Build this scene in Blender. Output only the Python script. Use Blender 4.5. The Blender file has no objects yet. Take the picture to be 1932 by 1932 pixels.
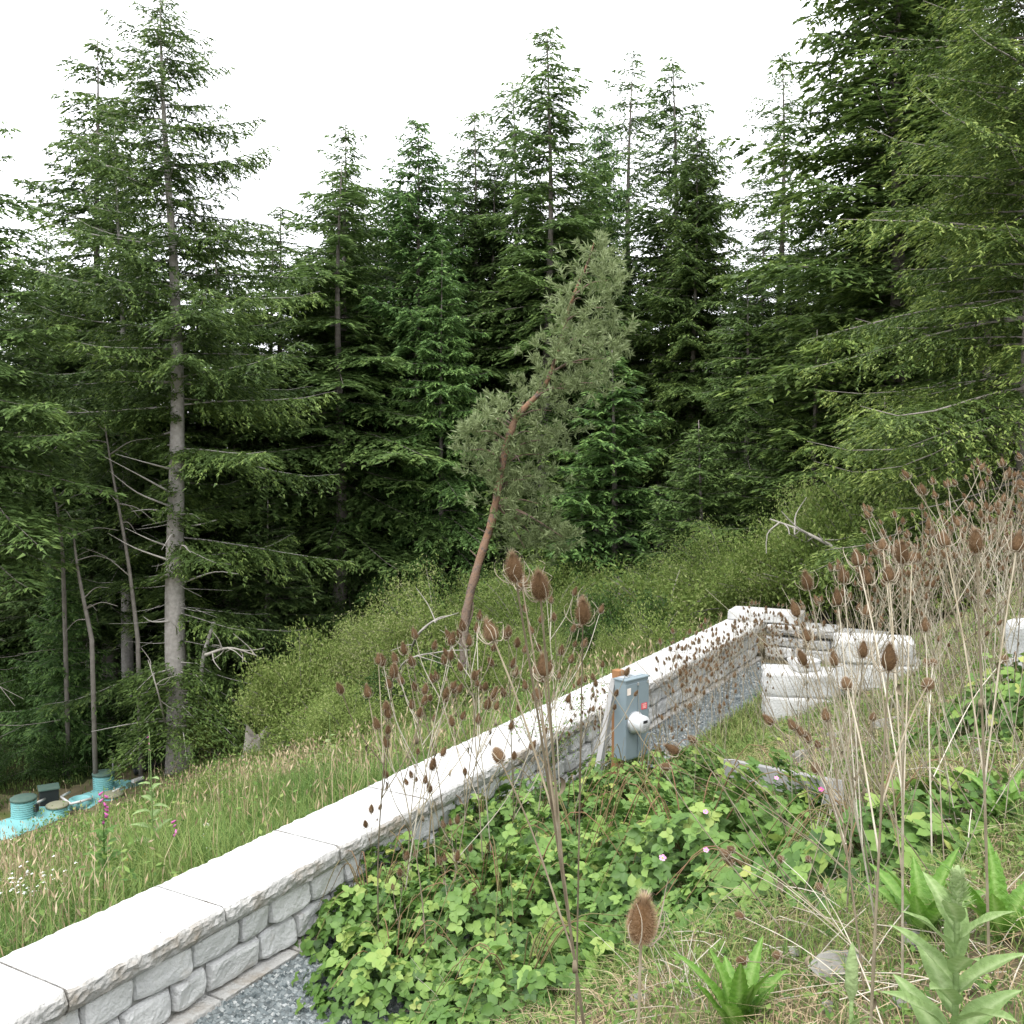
import bpy, math, random
import numpy as np
from mathutils import Vector, Matrix, Euler

R = np.random.default_rng(7)
random.seed(7)
SC = bpy.context.scene
COL = SC.collection
PI = math.pi

# ------------------------------------------------------------------ camera, world, sun, exposure
CAM_Z = 3.62
PITCH = math.radians(3.55)
FPX = 1000.0
cam_d = bpy.data.cameras.new('camera')
cam_d.sensor_width = 36.0
cam_d.lens = 36.0 * FPX / 1024.0
cam_d.clip_start = 0.05
cam_d.clip_end = 2000.0
cam = bpy.data.objects.new('camera', cam_d)
COL.objects.link(cam)
cam.location = (0, 0, CAM_Z)
cam.rotation_euler = (PI / 2 - PITCH, 0, 0)
SC.camera = cam

SUN_EL, SUN_AZ = math.radians(62), math.radians(200)
world = bpy.data.worlds.new('World')
SC.world = world
world.use_nodes = True
wn, wl = world.node_tree.nodes, world.node_tree.links
wn.clear()
w_out = wn.new('ShaderNodeOutputWorld')
w_bg = wn.new('ShaderNodeBackground')
w_sky = wn.new('ShaderNodeTexSky')
w_sky.sky_type = 'NISHITA'
w_sky.sun_disc = False
w_sky.sun_elevation = SUN_EL
w_sky.sun_rotation = SUN_AZ
w_mix = wn.new('ShaderNodeMix')
w_mix.data_type = 'RGBA'
w_mix.inputs['Factor'].default_value = 0.9
w_mix.inputs['B'].default_value = (10.0, 10.1, 10.4, 1)      # the closed cloud deck
wl.new(w_sky.outputs['Color'], w_mix.inputs['A'])
wl.new(w_mix.outputs['Result'], w_bg.inputs['Color'])
w_bg.inputs['Strength'].default_value = 0.12
wl.new(w_bg.outputs['Background'], w_out.inputs['Surface'])

sun_d = bpy.data.lights.new('sun', 'SUN')
sun_d.energy = 1.3
sun_d.angle = math.radians(25)
sun_d.color = (1.0, 0.97, 0.92)
sun = bpy.data.objects.new('sun', sun_d)
COL.objects.link(sun)
_sd = Vector((math.sin(SUN_AZ) * math.cos(SUN_EL), math.cos(SUN_AZ) * math.cos(SUN_EL), math.sin(SUN_EL)))
sun.rotation_euler = (-_sd).to_track_quat('-Z', 'Y').to_euler()

vs = SC.view_settings
vs.view_transform = 'Standard'
vs.look = 'None'
vs.exposure = 1.3
vs.gamma = 1.0
vs.use_curve_mapping = False
SC.cycles.max_bounces = 6
SC.cycles.diffuse_bounces = 4
SC.cycles.glossy_bounces = 2
SC.cycles.transmission_bounces = 4
SC.cycles.use_denoising = True

# ------------------------------------------------------------------ geometry of view and ground
CP, SP = math.cos(PITCH), math.sin(PITCH)
K = 1024.0 / 1932.0           # measurements were taken on a 1932 px wide view


def ray(u, v):
    a, b = (u - 512) / FPX, -(v - 512) / FPX
    return np.array([a, CP + b * SP, -SP + b * CP])


def at(u, v, d):
    r = ray(u, v)
    return np.array([0, 0, CAM_Z]) + r * (d / r[1])


A0 = np.array([-2.46, 5.38])
DW = np.array([0.5, 0.8660254])
NW = np.array([-0.8660254, 0.5])
T_END = 13.6
CAP_TOP = 0.62


def st(x, y):
    px, py = np.asarray(x) - A0[0], np.asarray(y) - A0[1]
    return px * NW[0] + py * NW[1], px * DW[0] + py * DW[1]


def softplus(x, k):
    return np.logaddexp(0, np.asarray(x) / k) * k


def wob(x, y, f=1.0, seed=0.0):
    x, y = np.asarray(x) * f, np.asarray(y) * f
    return (np.sin(x * 1.7 + y * 0.9 + seed) + np.sin(x * -1.1 + y * 2.3 + 1.3 + seed * 2) +
            np.sin(x * 3.1 + y * 1.9 + 4.1 + seed) * .6 + np.sin(x * -2.7 + y * 3.7 + .7 - seed) * .5) / 3.1


def hz(x, y):
    s, t = st(x, y)
    a = softplus(-s - 1.45, 0.18)
    right = 0.60 * a - 0.38 * softplus(a - 3.4, 0.5)
    right = right - softplus(right - 6.0, 0.8)
    b = softplus(s - 0.9, 0.25)
    k = 0.358 - 0.17 * np.clip((t - 15) / 14, 0, 1)
    kb = k * b
    left = kb - softplus(kb - 6.35, 0.3)
    rough = np.clip((np.abs(s + 0.3) - 1.3) / 1.5, 0, 1)
    z = right - left + (0.05 * wob(x, y, 1.3) + 0.03 * wob(x, y, 3.7, 2.0)) * rough
    far = np.clip((np.hypot(x, np.asarray(y) - 10) - 75) / 60, 0, 1)
    return z * (1 - far) + (-2.0) * far


def ground(u, v, lo=1.0, hi=90.0):
    r = ray(u, v)
    d = np.linspace(lo, hi, 3000)
    P = np.array([0, 0, CAM_Z])[None] + r[None] * (d / r[1])[:, None]
    below = P[:, 2] < hz(P[:, 0], P[:, 1])
    i = int(np.argmax(below)) if below.any() else len(d) - 1
    return P[i]


def gz(p):
    return float(hz(p[0], p[1]))


def W(t, s, z):
    t, s, z = np.broadcast_arrays(np.asarray(t, float), np.asarray(s, float), np.asarray(z, float))
    return np.stack([A0[0] + DW[0] * t + NW[0] * s, A0[1] + DW[1] * t + NW[1] * s, z], -1)


# ------------------------------------------------------------------ mesh helpers
class MB:
    """Collects pieces and links them as one mesh."""
    def __init__(self):
        self.v, self.f, self.t, self.m, self.n = [], [], [], [], 0

    def add(self, V, F, tint=0.5, mat=0):
        V = np.asarray(V, float).reshape(-1, 3)
        t = np.broadcast_to(np.asarray(tint, float), (len(V),))
        self.v.append(V)
        self.t.append(t)
        for Fk in (F if isinstance(F, list) else [F]):
            Fk = np.asarray(Fk, int)
            if len(Fk):
                self.f.append(Fk + self.n)
                self.m.append(np.full(len(Fk), mat))
        self.n += len(V)
        return self

    def mesh(self, name, mats, smooth=False):
        me = bpy.data.meshes.new(name)
        V = np.concatenate(self.v)
        me.vertices.add(len(V))
        me.vertices.foreach_set('co', V.ravel())
        loops = np.concatenate([f.ravel() for f in self.f])
        sizes = np.concatenate([np.full(len(f), f.shape[1]) for f in self.f])
        me.loops.add(len(loops))
        me.loops.foreach_set('vertex_index', loops)
        me.polygons.add(len(sizes))
        starts = np.concatenate([[0], np.cumsum(sizes)[:-1]])
        me.polygons.foreach_set('loop_start', starts)
        me.polygons.foreach_set('material_index', np.concatenate(self.m))
        me.polygons.foreach_set('use_smooth', np.full(len(sizes), smooth))
        a = me.attributes.new('tint', 'FLOAT', 'POINT')
        a.data.foreach_set('value', np.concatenate(self.t))
        for m in (mats if isinstance(mats, (list, tuple)) else [mats]):
            me.materials.append(m)
        me.update(calc_edges=True)
        return me

    def obj(self, name, mats, parent=None, smooth=False):
        return link(name, self.mesh(name, mats, smooth), parent)


def link(name, me, parent=None, loc=None, rot=None, scale=None):
    o = bpy.data.objects.new(name, me)
    COL.objects.link(o)
    if parent is not None:
        o.parent = parent
    if loc is not None:
        o.location = loc
    if rot is not None:
        o.rotation_euler = rot
    if scale is not None:
        o.scale = (scale,) * 3 if np.isscalar(scale) else scale
    return o


def tag(o, label=None, cat=None, group=None, kind=None):
    if label:
        o['label'] = label
    if cat:
        o['category'] = cat
    if group:
        o['group'] = group
    if kind:
        o['kind'] = kind
    return o


def thing(name, label, cat, loc=(0, 0, 0), rz=0.0, group=None, rot=None, scale=None):
    o = link(name, None, None, [float(c) for c in loc], rot or (0, 0, rz), scale)
    o.empty_display_size = 0.1
    return tag(o, label, cat, group)


def dup(root, loc, rz=0.0, scale=1.0, label=None, group=None, rot=None):
    r = root.copy()
    COL.objects.link(r)
    r.location = [float(c) for c in loc]
    r.rotation_euler = rot or (0, 0, rz)
    r.scale = (scale,) * 3 if np.isscalar(scale) else scale
    if label:
        r['label'] = label
    if group:
        r['group'] = group
    for ch in list(root.children):
        c = ch.copy()
        COL.objects.link(c)
        c.parent = r
        for g in ch.children:
            e = g.copy()
            COL.objects.link(e)
            e.parent = c
    return r


def unit(v):
    v = np.asarray(v, float)
    return v / np.maximum(np.linalg.norm(v, axis=-1, keepdims=True), 1e-9)


def tube(P, rad, k=6, caps=True):
    P = np.asarray(P, float)
    n = len(P)
    rad = np.atleast_1d(np.asarray(rad, float))
    if len(rad) != n:
        rad = np.interp(np.linspace(0, 1, n), np.linspace(0, 1, len(rad)), rad)
    T = unit(np.gradient(P, axis=0))
    ref = np.array([0, 0, 1.0]) if abs(T[:, 2]).mean() < 0.8 else np.array([1.0, 0.13, 0])
    U = unit(np.cross(T, ref))
    N = np.cross(T, U)
    a = np.linspace(0, 2 * PI, k, endpoint=False)
    V = P[:, None] + rad[:, None, None] * (U[:, None] * np.cos(a)[None, :, None] + N[:, None] * np.sin(a)[None, :, None])
    i, j = np.meshgrid(np.arange(n - 1), np.arange(k), indexing='ij')
    j2 = (j + 1) % k
    F = np.stack([i * k + j, i * k + j2, (i + 1) * k + j2, (i + 1) * k + j], -1).reshape(-1, 4)
    V = V.reshape(-1, 3)
    if caps and k > 3:
        V = np.vstack([V, P[0], P[-1]])
        a0, a1 = n * k, n * k + 1
        jj = np.arange(k)
        F2 = np.concatenate([np.stack([np.full(k, a0), (jj + 1) % k, jj], -1),
                             np.stack([np.full(k, a1), (n - 1) * k + jj, (n - 1) * k + (jj + 1) % k], -1)])
        return V, [F, F2]
    return V, [F]


def spline(pts, n=10):
    P = np.asarray(pts, float)
    if len(P) == 2:
        return P[0] + (P[1] - P[0]) * np.linspace(0, 1, n)[:, None]
    Q = np.vstack([2 * P[0] - P[1], P, 2 * P[-1] - P[-2]])
    out = []
    m = len(P) - 1
    for i in range(m):
        p0, p1, p2, p3 = Q[i:i + 4]
        k = max(2, n // m + 1)
        t = np.linspace(0, 1, k, endpoint=(i == m - 1))[:, None]
        out.append(.5 * ((2 * p1) + (p2 - p0) * t + (2 * p0 - 5 * p1 + 4 * p2 - p3) * t ** 2 + (3 * p1 - p0 - 3 * p2 + p3) * t ** 3))
    return np.vstack(out)


def diamonds(P, D, N, L, Wd, mid=0.45):
    """One pointed leaf quad per row."""
    P, D, N = np.asarray(P), unit(D), np.asarray(N)
    S = unit(np.cross(D, N))
    L = np.broadcast_to(np.asarray(L, float), (len(P),))[:, None]
    Wd = np.broadcast_to(np.asarray(Wd, float), (len(P),))[:, None]
    V = np.stack([P, P + D * L * mid + S * Wd * .5, P + D * L, P + D * L * mid - S * Wd * .5], 1)
    F = np.arange(len(P) * 4).reshape(-1, 4)
    return V.reshape(-1, 3), F


def spikes(P, D, N, L, Wd):
    """One needle spray per row: a slim triangle from a broad foot to its tip."""
    P, D, N = np.asarray(P), unit(D), np.asarray(N)
    S = unit(np.cross(D, N))
    L, Wd = np.asarray(L)[:, None], np.asarray(Wd)[:, None]
    V = np.stack([P - S * Wd * .5, P + S * Wd * .5, P + D * L], 1)
    return V.reshape(-1, 3), np.arange(len(P) * 3).reshape(-1, 3)


def grid_faces(n, m):
    i, j = np.meshgrid(np.arange(n - 1), np.arange(m - 1), indexing='ij')
    return np.stack([i * m + j, i * m + j + 1, (i + 1) * m + j + 1, (i + 1) * m + j], -1).reshape(-1, 4)


def box(cx, cy, cz, sx, sy, sz):
    v = np.array([[x, y, z] for x in (-1, 1) for y in (-1, 1) for z in (-1, 1)], float) * .5 * np.array([sx, sy, sz]) + np.array([cx, cy, cz])
    f = np.array([[0, 1, 3, 2], [4, 6, 7, 5], [0, 4, 5, 1], [2, 3, 7, 6], [0, 2, 6, 4], [1, 5, 7, 3]])
    return v, f


def bevel(o, w=0.004, seg=2):
    m = o.modifiers.new('bevel', 'BEVEL')
    m.width = w
    m.segments = seg
    m.limit_method = 'ANGLE'
    return o


def lathe(prof, k=24):
    prof = np.asarray(prof, float)
    a = np.linspace(0, 2 * PI, k, endpoint=False)
    V = np.stack([prof[:, None, 0] * np.cos(a), prof[:, None, 0] * np.sin(a), np.broadcast_to(prof[:, None, 1], (len(prof), k))], -1).reshape(-1, 3)
    n = len(prof)
    i, j = np.meshgrid(np.arange(n - 1), np.arange(k), indexing='ij')
    j2 = (j + 1) % k
    return V, np.stack([i * k + j, i * k + j2, (i + 1) * k + j2, (i + 1) * k + j], -1).reshape(-1, 4)


# ------------------------------------------------------------------ materials
def mat(name, c0, c1=None, rough=0.8, spec=0.2, noise=0, noise_amt=.5, objvar=0.0, transl=0.0, bump=0.0, bump_scale=40,
        stain=None, stain_scale=3, stain_lo=.55, stain_hi=.75, coords='Object', metallic=0.0):
    """Colour runs from c0 to c1 along the mesh's tint values and a noise; objvar shifts it from copy to copy."""
    m = bpy.data.materials.new(name)
    m.use_nodes = True
    nt = m.node_tree
    n, l = nt.nodes, nt.links
    bs = n['Principled BSDF']
    out = n['Material Output']
    bs.inputs['Roughness'].default_value = rough
    bs.inputs['Specular IOR Level'].default_value = spec
    bs.inputs['Metallic'].default_value = metallic
    c1 = c1 or c0
    at_ = n.new('ShaderNodeAttribute')
    at_.attribute_name = 'tint'
    fac = at_.outputs['Fac']
    tc = n.new('ShaderNodeTexCoord')
    if noise:
        nz = n.new('ShaderNodeTexNoise')
        nz.inputs['Scale'].default_value = noise
        nz.inputs['Detail'].default_value = 6
        l.new(tc.outputs[coords], nz.inputs['Vector'])
        a = n.new('ShaderNodeMath')
        a.operation = 'MULTIPLY_ADD'
        a.inputs[1].default_value = noise_amt * 2
        a.inputs[2].default_value = -noise_amt
        l.new(nz.outputs['Fac'], a.inputs[0])
        b = n.new('ShaderNodeMath')
        b.operation = 'ADD'
        l.new(fac, b.inputs[0])
        l.new(a.outputs[0], b.inputs[1])
        fac = b.outputs[0]
    if objvar:
        oi = n.new('ShaderNodeObjectInfo')
        a = n.new('ShaderNodeMath')
        a.operation = 'MULTIPLY_ADD'
        a.inputs[1].default_value = objvar * 2
        a.inputs[2].default_value = -objvar
        l.new(oi.outputs['Random'], a.inputs[0])
        b = n.new('ShaderNodeMath')
        b.operation = 'ADD'
        l.new(fac, b.inputs[0])
        l.new(a.outputs[0], b.inputs[1])
        fac = b.outputs[0]
    mx = n.new('ShaderNodeValToRGB')
    cs = mx.color_ramp
    stops = [c0, c1] if not isinstance(c0, list) else c0
    while len(cs.elements) < len(stops):
        cs.elements.new(0.5)
    for i, c in enumerate(stops):
        cs.elements[i].position = i / (len(stops) - 1)
        cs.elements[i].color = (*c, 1)
    l.new(fac, mx.inputs['Fac'])
    colr = mx.outputs['Color']
    if stain:
        nz = n.new('ShaderNodeTexNoise')
        nz.inputs['Scale'].default_value = stain_scale
        nz.inputs['Detail'].default_value = 8
        nz.inputs['Roughness'].default_value = .65
        l.new(tc.outputs[coords], nz.inputs['Vector'])
        mr = n.new('ShaderNodeMapRange')
        mr.inputs['From Min'].default_value = stain_lo
        mr.inputs['From Max'].default_value = stain_hi
        l.new(nz.outputs['Fac'], mr.inputs['Value'])
        mm = n.new('ShaderNodeMix')
        mm.data_type = 'RGBA'
        l.new(mr.outputs['Result'], mm.inputs['Factor'])
        l.new(colr, mm.inputs['A'])
        mm.inputs['B'].default_value = (*stain, 1)
        colr = mm.outputs['Result']
    l.new(colr, bs.inputs['Base Color'])
    if bump:
        nz = n.new('ShaderNodeTexNoise')
        nz.inputs['Scale'].default_value = bump_scale
        nz.inputs['Detail'].default_value = 8
        l.new(tc.outputs[coords], nz.inputs['Vector'])
        bp = n.new('ShaderNodeBump')
        bp.inputs['Strength'].default_value = bump
        bp.inputs['Distance'].default_value = 0.02
        l.new(nz.outputs['Fac'], bp.inputs['Height'])
        l.new(bp.outputs['Normal'], bs.inputs['Normal'])
    if transl:
        tr = n.new('ShaderNodeBsdfTranslucent')
        l.new(colr, tr.inputs['Color'])
        ms = n.new('ShaderNodeMixShader')
        ms.inputs['Fac'].default_value = transl
        l.new(bs.outputs[0], ms.inputs[1])
        l.new(tr.outputs[0], ms.inputs[2])
        l.new(ms.outputs[0], out.inputs['Surface'])
    return m


M = {}
M['concrete'] = mat('concrete', (0.426, 0.426, 0.418), (0.517, 0.517, 0.502), .9, .15, noise=2.2, noise_amt=.5, bump=.35, bump_scale=55,
                    stain=(.36, .33, .28), stain_scale=2.6, stain_lo=.60, stain_hi=.85)
M['concrete_rough'] = mat('concrete_rough', (0.292, 0.288, 0.275), (0.446, 0.442, 0.425), .92, .12, noise=4, noise_amt=.6, bump=1.0, bump_scale=38,
                          stain=(.22, .185, .14), stain_scale=3.2, stain_lo=.48, stain_hi=.70)
M['stone_face'] = mat('stone_face', (0.446, 0.451, 0.446), (0.567, 0.567, 0.554), .92, .12, noise=5, noise_amt=.6, objvar=.25, bump=.7, bump_scale=45,
                      stain=(.33, .29, .24), stain_scale=4, stain_lo=.58, stain_hi=.8)
M['joint'] = mat('joint', (0.258, 0.258, 0.249), (0.327, 0.322, 0.310), .95, .1, noise=8)
M['gravel'] = mat('gravel', [(0.052, 0.065, 0.069), (0.125, 0.146, 0.150), (0.224, 0.245, 0.245), (0.396, 0.404, 0.396)], rough=.85, spec=.2)
M['gravel_bed'] = mat('gravel_bed', (0.065, 0.075, 0.077), (0.163, 0.181, 0.181), .95, .1, noise=45, noise_amt=.9, bump=1, bump_scale=60)
M['soil'] = mat('soil', [(0.047, 0.039, 0.024), (0.103, 0.086, 0.052), (0.163, 0.138, 0.082), (0.086, 0.112, 0.034)], rough=.95, spec=.05, noise=1.4, noise_amt=.8, bump=1, bump_scale=9)
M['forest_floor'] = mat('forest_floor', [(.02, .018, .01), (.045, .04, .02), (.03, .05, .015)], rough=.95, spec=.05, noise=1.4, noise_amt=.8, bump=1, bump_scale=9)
M['bark_grey'] = mat('bark_grey', (.20, .185, .17), (.44, .415, .385), .95, .1, noise=9, noise_amt=.7, bump=.9, bump_scale=22)
M['bark_dark'] = mat('bark_dark', (.12, .105, .095), (.30, .27, .245), .95, .1, noise=9, noise_amt=.6, objvar=.3, bump=.8, bump_scale=22)
M['bark_pine'] = mat('bark_pine', [(.15, .125, .105), (.19, .13, .095), (.24, .135, .08)], rough=.9, spec=.1, noise=7, noise_amt=.45, bump=.8, bump_scale=25,
                     stain=(.12, .095, .085), stain_scale=9, stain_lo=.52, stain_hi=.62)
M['deadwood'] = mat('deadwood', (.14, .125, .11), (.33, .31, .275), .95, .1, noise=6, noise_amt=.5)
FIR = dict(rough=.55, spec=.3, transl=.36)
M['needles_dark'] = mat('needles_dark', [(0.035, 0.066, 0.021), (0.080, 0.132, 0.040), (0.153, 0.224, 0.065)], objvar=.10, **FIR)
M['needles_mid'] = mat('needles_mid', [(0.047, 0.083, 0.022), (0.109, 0.175, 0.045), (0.224, 0.307, 0.077)], objvar=.10, **FIR)
M['needles_olive'] = mat('needles_olive', [(0.053, 0.091, 0.026), (0.111, 0.184, 0.052), (0.205, 0.298, 0.085)], objvar=.10, **FIR)
M['needles_bright'] = mat('needles_bright', [(0.047, 0.097, 0.028), (0.109, 0.203, 0.057), (0.212, 0.342, 0.094)], objvar=.08, **FIR)
M['needles_tips'] = mat('needles_tips', [(0.040, 0.068, 0.017), (0.100, 0.159, 0.033), (0.295, 0.366, 0.094)], objvar=.06, **FIR)
M['needles_pine'] = mat('needles_pine', [(.10, .13, .05), (.20, .25, .11), (.33, .38, .21)], rough=.6, spec=.25, transl=.35)
M['shrub_leaf'] = mat('shrub_leaf', [(0.062, 0.101, 0.022), (0.157, 0.224, 0.050), (0.302, 0.347, 0.123), (0.470, 0.448, 0.269)], objvar=.12, rough=.6, spec=.2, transl=.4)
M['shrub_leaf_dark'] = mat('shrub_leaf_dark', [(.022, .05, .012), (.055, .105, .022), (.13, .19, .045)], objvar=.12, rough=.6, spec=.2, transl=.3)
M['bramble_leaf'] = mat('bramble_leaf', [(0.054, 0.122, 0.025), (0.117, 0.221, 0.044), (0.206, 0.324, 0.074), (0.333, 0.373, 0.098)], objvar=.36, rough=.5, spec=.35, transl=.3, noise=30, noise_amt=.10)
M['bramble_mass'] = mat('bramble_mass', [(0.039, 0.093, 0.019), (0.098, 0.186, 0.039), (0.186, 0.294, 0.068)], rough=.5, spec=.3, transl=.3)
M['cane'] = mat('cane', (.10, .13, .04), (.20, .10, .06), .7, .3, noise=4)
M['grass'] = mat('grass', [(0.062, 0.123, 0.025), (0.134, 0.207, 0.050), (0.224, 0.269, 0.084), (0.370, 0.347, 0.168)], rough=.6, spec=.2, transl=.3)
M['straw'] = mat('straw', [(.20, .14, .08), (.36, .28, .17), (.50, .42, .29)], rough=.8, spec=.1, transl=.1)
M['weed'] = mat('weed', [(0.045, 0.101, 0.020), (0.095, 0.179, 0.039), (0.179, 0.269, 0.067), (0.246, 0.269, 0.090)], rough=.6, spec=.2, transl=.3)
M['big_leaf'] = mat('big_leaf', [(0.060, 0.129, 0.026), (0.095, 0.189, 0.039), (0.146, 0.249, 0.069)], rough=.6, spec=.25, transl=.3, noise=25, noise_amt=.2, bump=.4, bump_scale=60)
M['felt_leaf'] = mat('felt_leaf', [(0.146, 0.224, 0.077), (0.215, 0.310, 0.120), (0.327, 0.413, 0.206)], rough=.8, spec=.1, transl=.25, noise=22, noise_amt=.25, bump=.5, bump_scale=70)
M['rosette_leaf'] = mat('rosette_leaf', [(0.060, 0.146, 0.019), (0.120, 0.249, 0.034), (0.224, 0.353, 0.095)], rough=.5, spec=.35, transl=.3, noise=20, noise_amt=.15, bump=.5, bump_scale=50)
M['yellow_leaf'] = mat('yellow_leaf', (.40, .30, .05), (.50, .40, .10), .7, .2, noise=12, transl=.3)
M['teasel_head'] = mat('teasel_head', [(.045, .028, .016), (.118, .071, .036), (.235, .165, .105), (.45, .39, .31)], rough=.85, spec=.1, objvar=.08)
M['teasel_head_near'] = mat('teasel_head_near', [(.075, .043, .022), (.19, .11, .052), (.35, .245, .15), (.55, .48, .38)], rough=.85, spec=.1)
M['teasel_bract'] = mat('teasel_bract', (.24, .20, .145), (.44, .39, .31), .85, .1)
M['teasel_stem'] = mat('teasel_stem', [(.11, .088, .058), (.25, .215, .15), (.48, .445, .37)], rough=.85, spec=.12, noise=14, noise_amt=.45, objvar=.22)
M['pink'] = mat('pink', (.55, .20, .42), (.72, .42, .62), .7, .2, transl=.2)
M['magenta'] = mat('magenta', (.42, .06, .24), (.56, .16, .40), .7, .2, transl=.2)
M['white_petal'] = mat('white_petal', (.8, .8, .78), (.8, .8, .78), .7, .2)
M['yellow'] = mat('yellow', (.65, .45, .04), None, .7, .2)
M['rock'] = mat('rock', (0.129, 0.125, 0.112), (0.292, 0.284, 0.254), .92, .15, noise=9, noise_amt=.7, bump=.9, bump_scale=18)
M['lumber_grey'] = mat('lumber_grey', (0.206, 0.202, 0.198), (0.344, 0.340, 0.331), .9, .1, noise=3, noise_amt=.5, bump=.3, bump_scale=30)
M['lumber_brown'] = mat('lumber_brown', (0.224, 0.112, 0.052), (0.310, 0.163, 0.077), .85, .15, noise=5)
M['meter_paint'] = mat('meter_paint', (0.163, 0.211, 0.232), (0.198, 0.245, 0.267), .45, .4, noise=3, noise_amt=.3)
M['meter_plate'] = mat('meter_plate', (0.310, 0.344, 0.370), None, .5, .4)
M['steel'] = mat('steel', (.55, .56, .57), None, .35, .5, metallic=.7)
M['meter_case'] = mat('meter_case', (0.447, 0.464, 0.473), (0.533, 0.542, 0.550), .3, .5)
M['dark'] = mat('dark', (.02, .02, .022), None, .6, .3)
M['paper'] = mat('paper', (.70, .62, .55), None, .8, .2)
M['red_label'] = mat('red_label', (.62, .06, .08), None, .6, .3)
M['tank'] = mat('tank', (0.146, 0.378, 0.387), (0.232, 0.473, 0.473), .5, .4, noise=3, noise_amt=.4, stain=(0.258, 0.284, 0.241), stain_scale=5, stain_lo=.6, stain_hi=.85)
M['lid'] = mat('lid', (.045, .10, .085), (.10, .14, .11), .7, .3, noise=6, noise_amt=.6)
M['lid_tan'] = mat('lid_tan', (.20, .21, .15), (.30, .29, .20), .8, .2, noise=6, noise_amt=.6)
M['black_plastic'] = mat('black_plastic', (.010, .014, .014), (.025, .03, .03), .5, .4, noise=3)
M['pvc'] = mat('pvc', (0.619, 0.619, 0.602), None, .4, .4)

# ------------------------------------------------------------------ ground
def axis(lo, hi, step, far, n):
    core = np.arange(lo, hi + 1e-6, step)
    e = np.geomspace(step, far, n)
    return np.concatenate([lo - np.cumsum(e)[::-1], core, hi + np.cumsum(e)])


gx, gy = axis(-26, 26, .3, 220, 26), axis(-4, 52, .3, 220, 26)
X, Y = np.meshgrid(gx, gy, indexing='ij')
S_, T_ = st(X, Y)
tint = np.clip(.45 + .25 * wob(X, Y, .9, 3) + np.where(S_ > .8, .18, 0), 0, 1)
gF = grid_faces(len(gx), len(gy))[:, ::-1]
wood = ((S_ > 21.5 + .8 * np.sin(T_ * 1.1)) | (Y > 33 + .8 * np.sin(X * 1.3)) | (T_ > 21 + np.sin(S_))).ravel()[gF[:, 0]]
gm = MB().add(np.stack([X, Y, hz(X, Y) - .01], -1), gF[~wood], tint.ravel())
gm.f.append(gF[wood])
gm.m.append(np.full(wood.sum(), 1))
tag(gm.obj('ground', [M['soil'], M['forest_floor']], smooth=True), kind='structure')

# gravel strip along the wall
tt = np.linspace(-6, 13.3, 120)
wv = 1.18 - .40 * np.clip((tt - 5) / 3, 0, 1) + .12 * np.sin(tt * 1.3) + .07 * np.sin(tt * 3.1 + 1)
ss = np.linspace(0, 1, 8)
P = W(tt[:, None], .2 - (wv[:, None] + .2) * ss[None], 0.0)
P[..., 2] = np.maximum(hz(P[..., 0], P[..., 1]), 0) + .012
tag(MB().add(P, grid_faces(120, 8)).obj('gravel_path', M['gravel_bed'], smooth=True), kind='structure')
ng = 26000
gt = np.where(R.random(ng) < .55, R.uniform(-1.2, 4.2, ng), R.uniform(-3, 13.2, ng))
gs = -R.uniform(-.02, 1.28, ng)
keep = -gs < 1.16 - .40 * np.clip((gt - 5) / 3, 0, 1) + .12 * np.sin(gt * 1.3) + .07 * np.sin(gt * 3.1 + 1) + R.normal(0, .06, ng)
gt, gs = gt[keep], gs[keep]
P = W(gt, gs, 0)
P[:, 2] = np.maximum(hz(P[:, 0], P[:, 1]), 0) + .014
octa = np.array([[1, 0, 0], [-1, 0, 0], [0, 1, 0], [0, -1, 0], [0, 0, .8], [0, 0, -.8]], float)
of = np.array([[0, 2, 4], [2, 1, 4], [1, 3, 4], [3, 0, 4], [2, 0, 5], [1, 2, 5], [3, 1, 5], [0, 3, 5]])
sz = R.uniform(.008, .019, len(P)) * (1 + .045 * np.maximum(0, P[:, 1] - 6))
V = P[:, None] + (octa[None] * (1 + R.uniform(-.4, .5, (len(P), 6, 1)))) * sz[:, None, None]
c_, s_ = np.cos(gt * 99), np.sin(gt * 99)
F = (of[None] + 6 * np.arange(len(P))[:, None, None]).reshape(-1, 3)
tag(MB().add(V, F, np.repeat(np.clip(R.normal(.45, .22, len(P)), 0, 1), 6)).obj('gravel', M['gravel']), kind='stuff')

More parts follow.
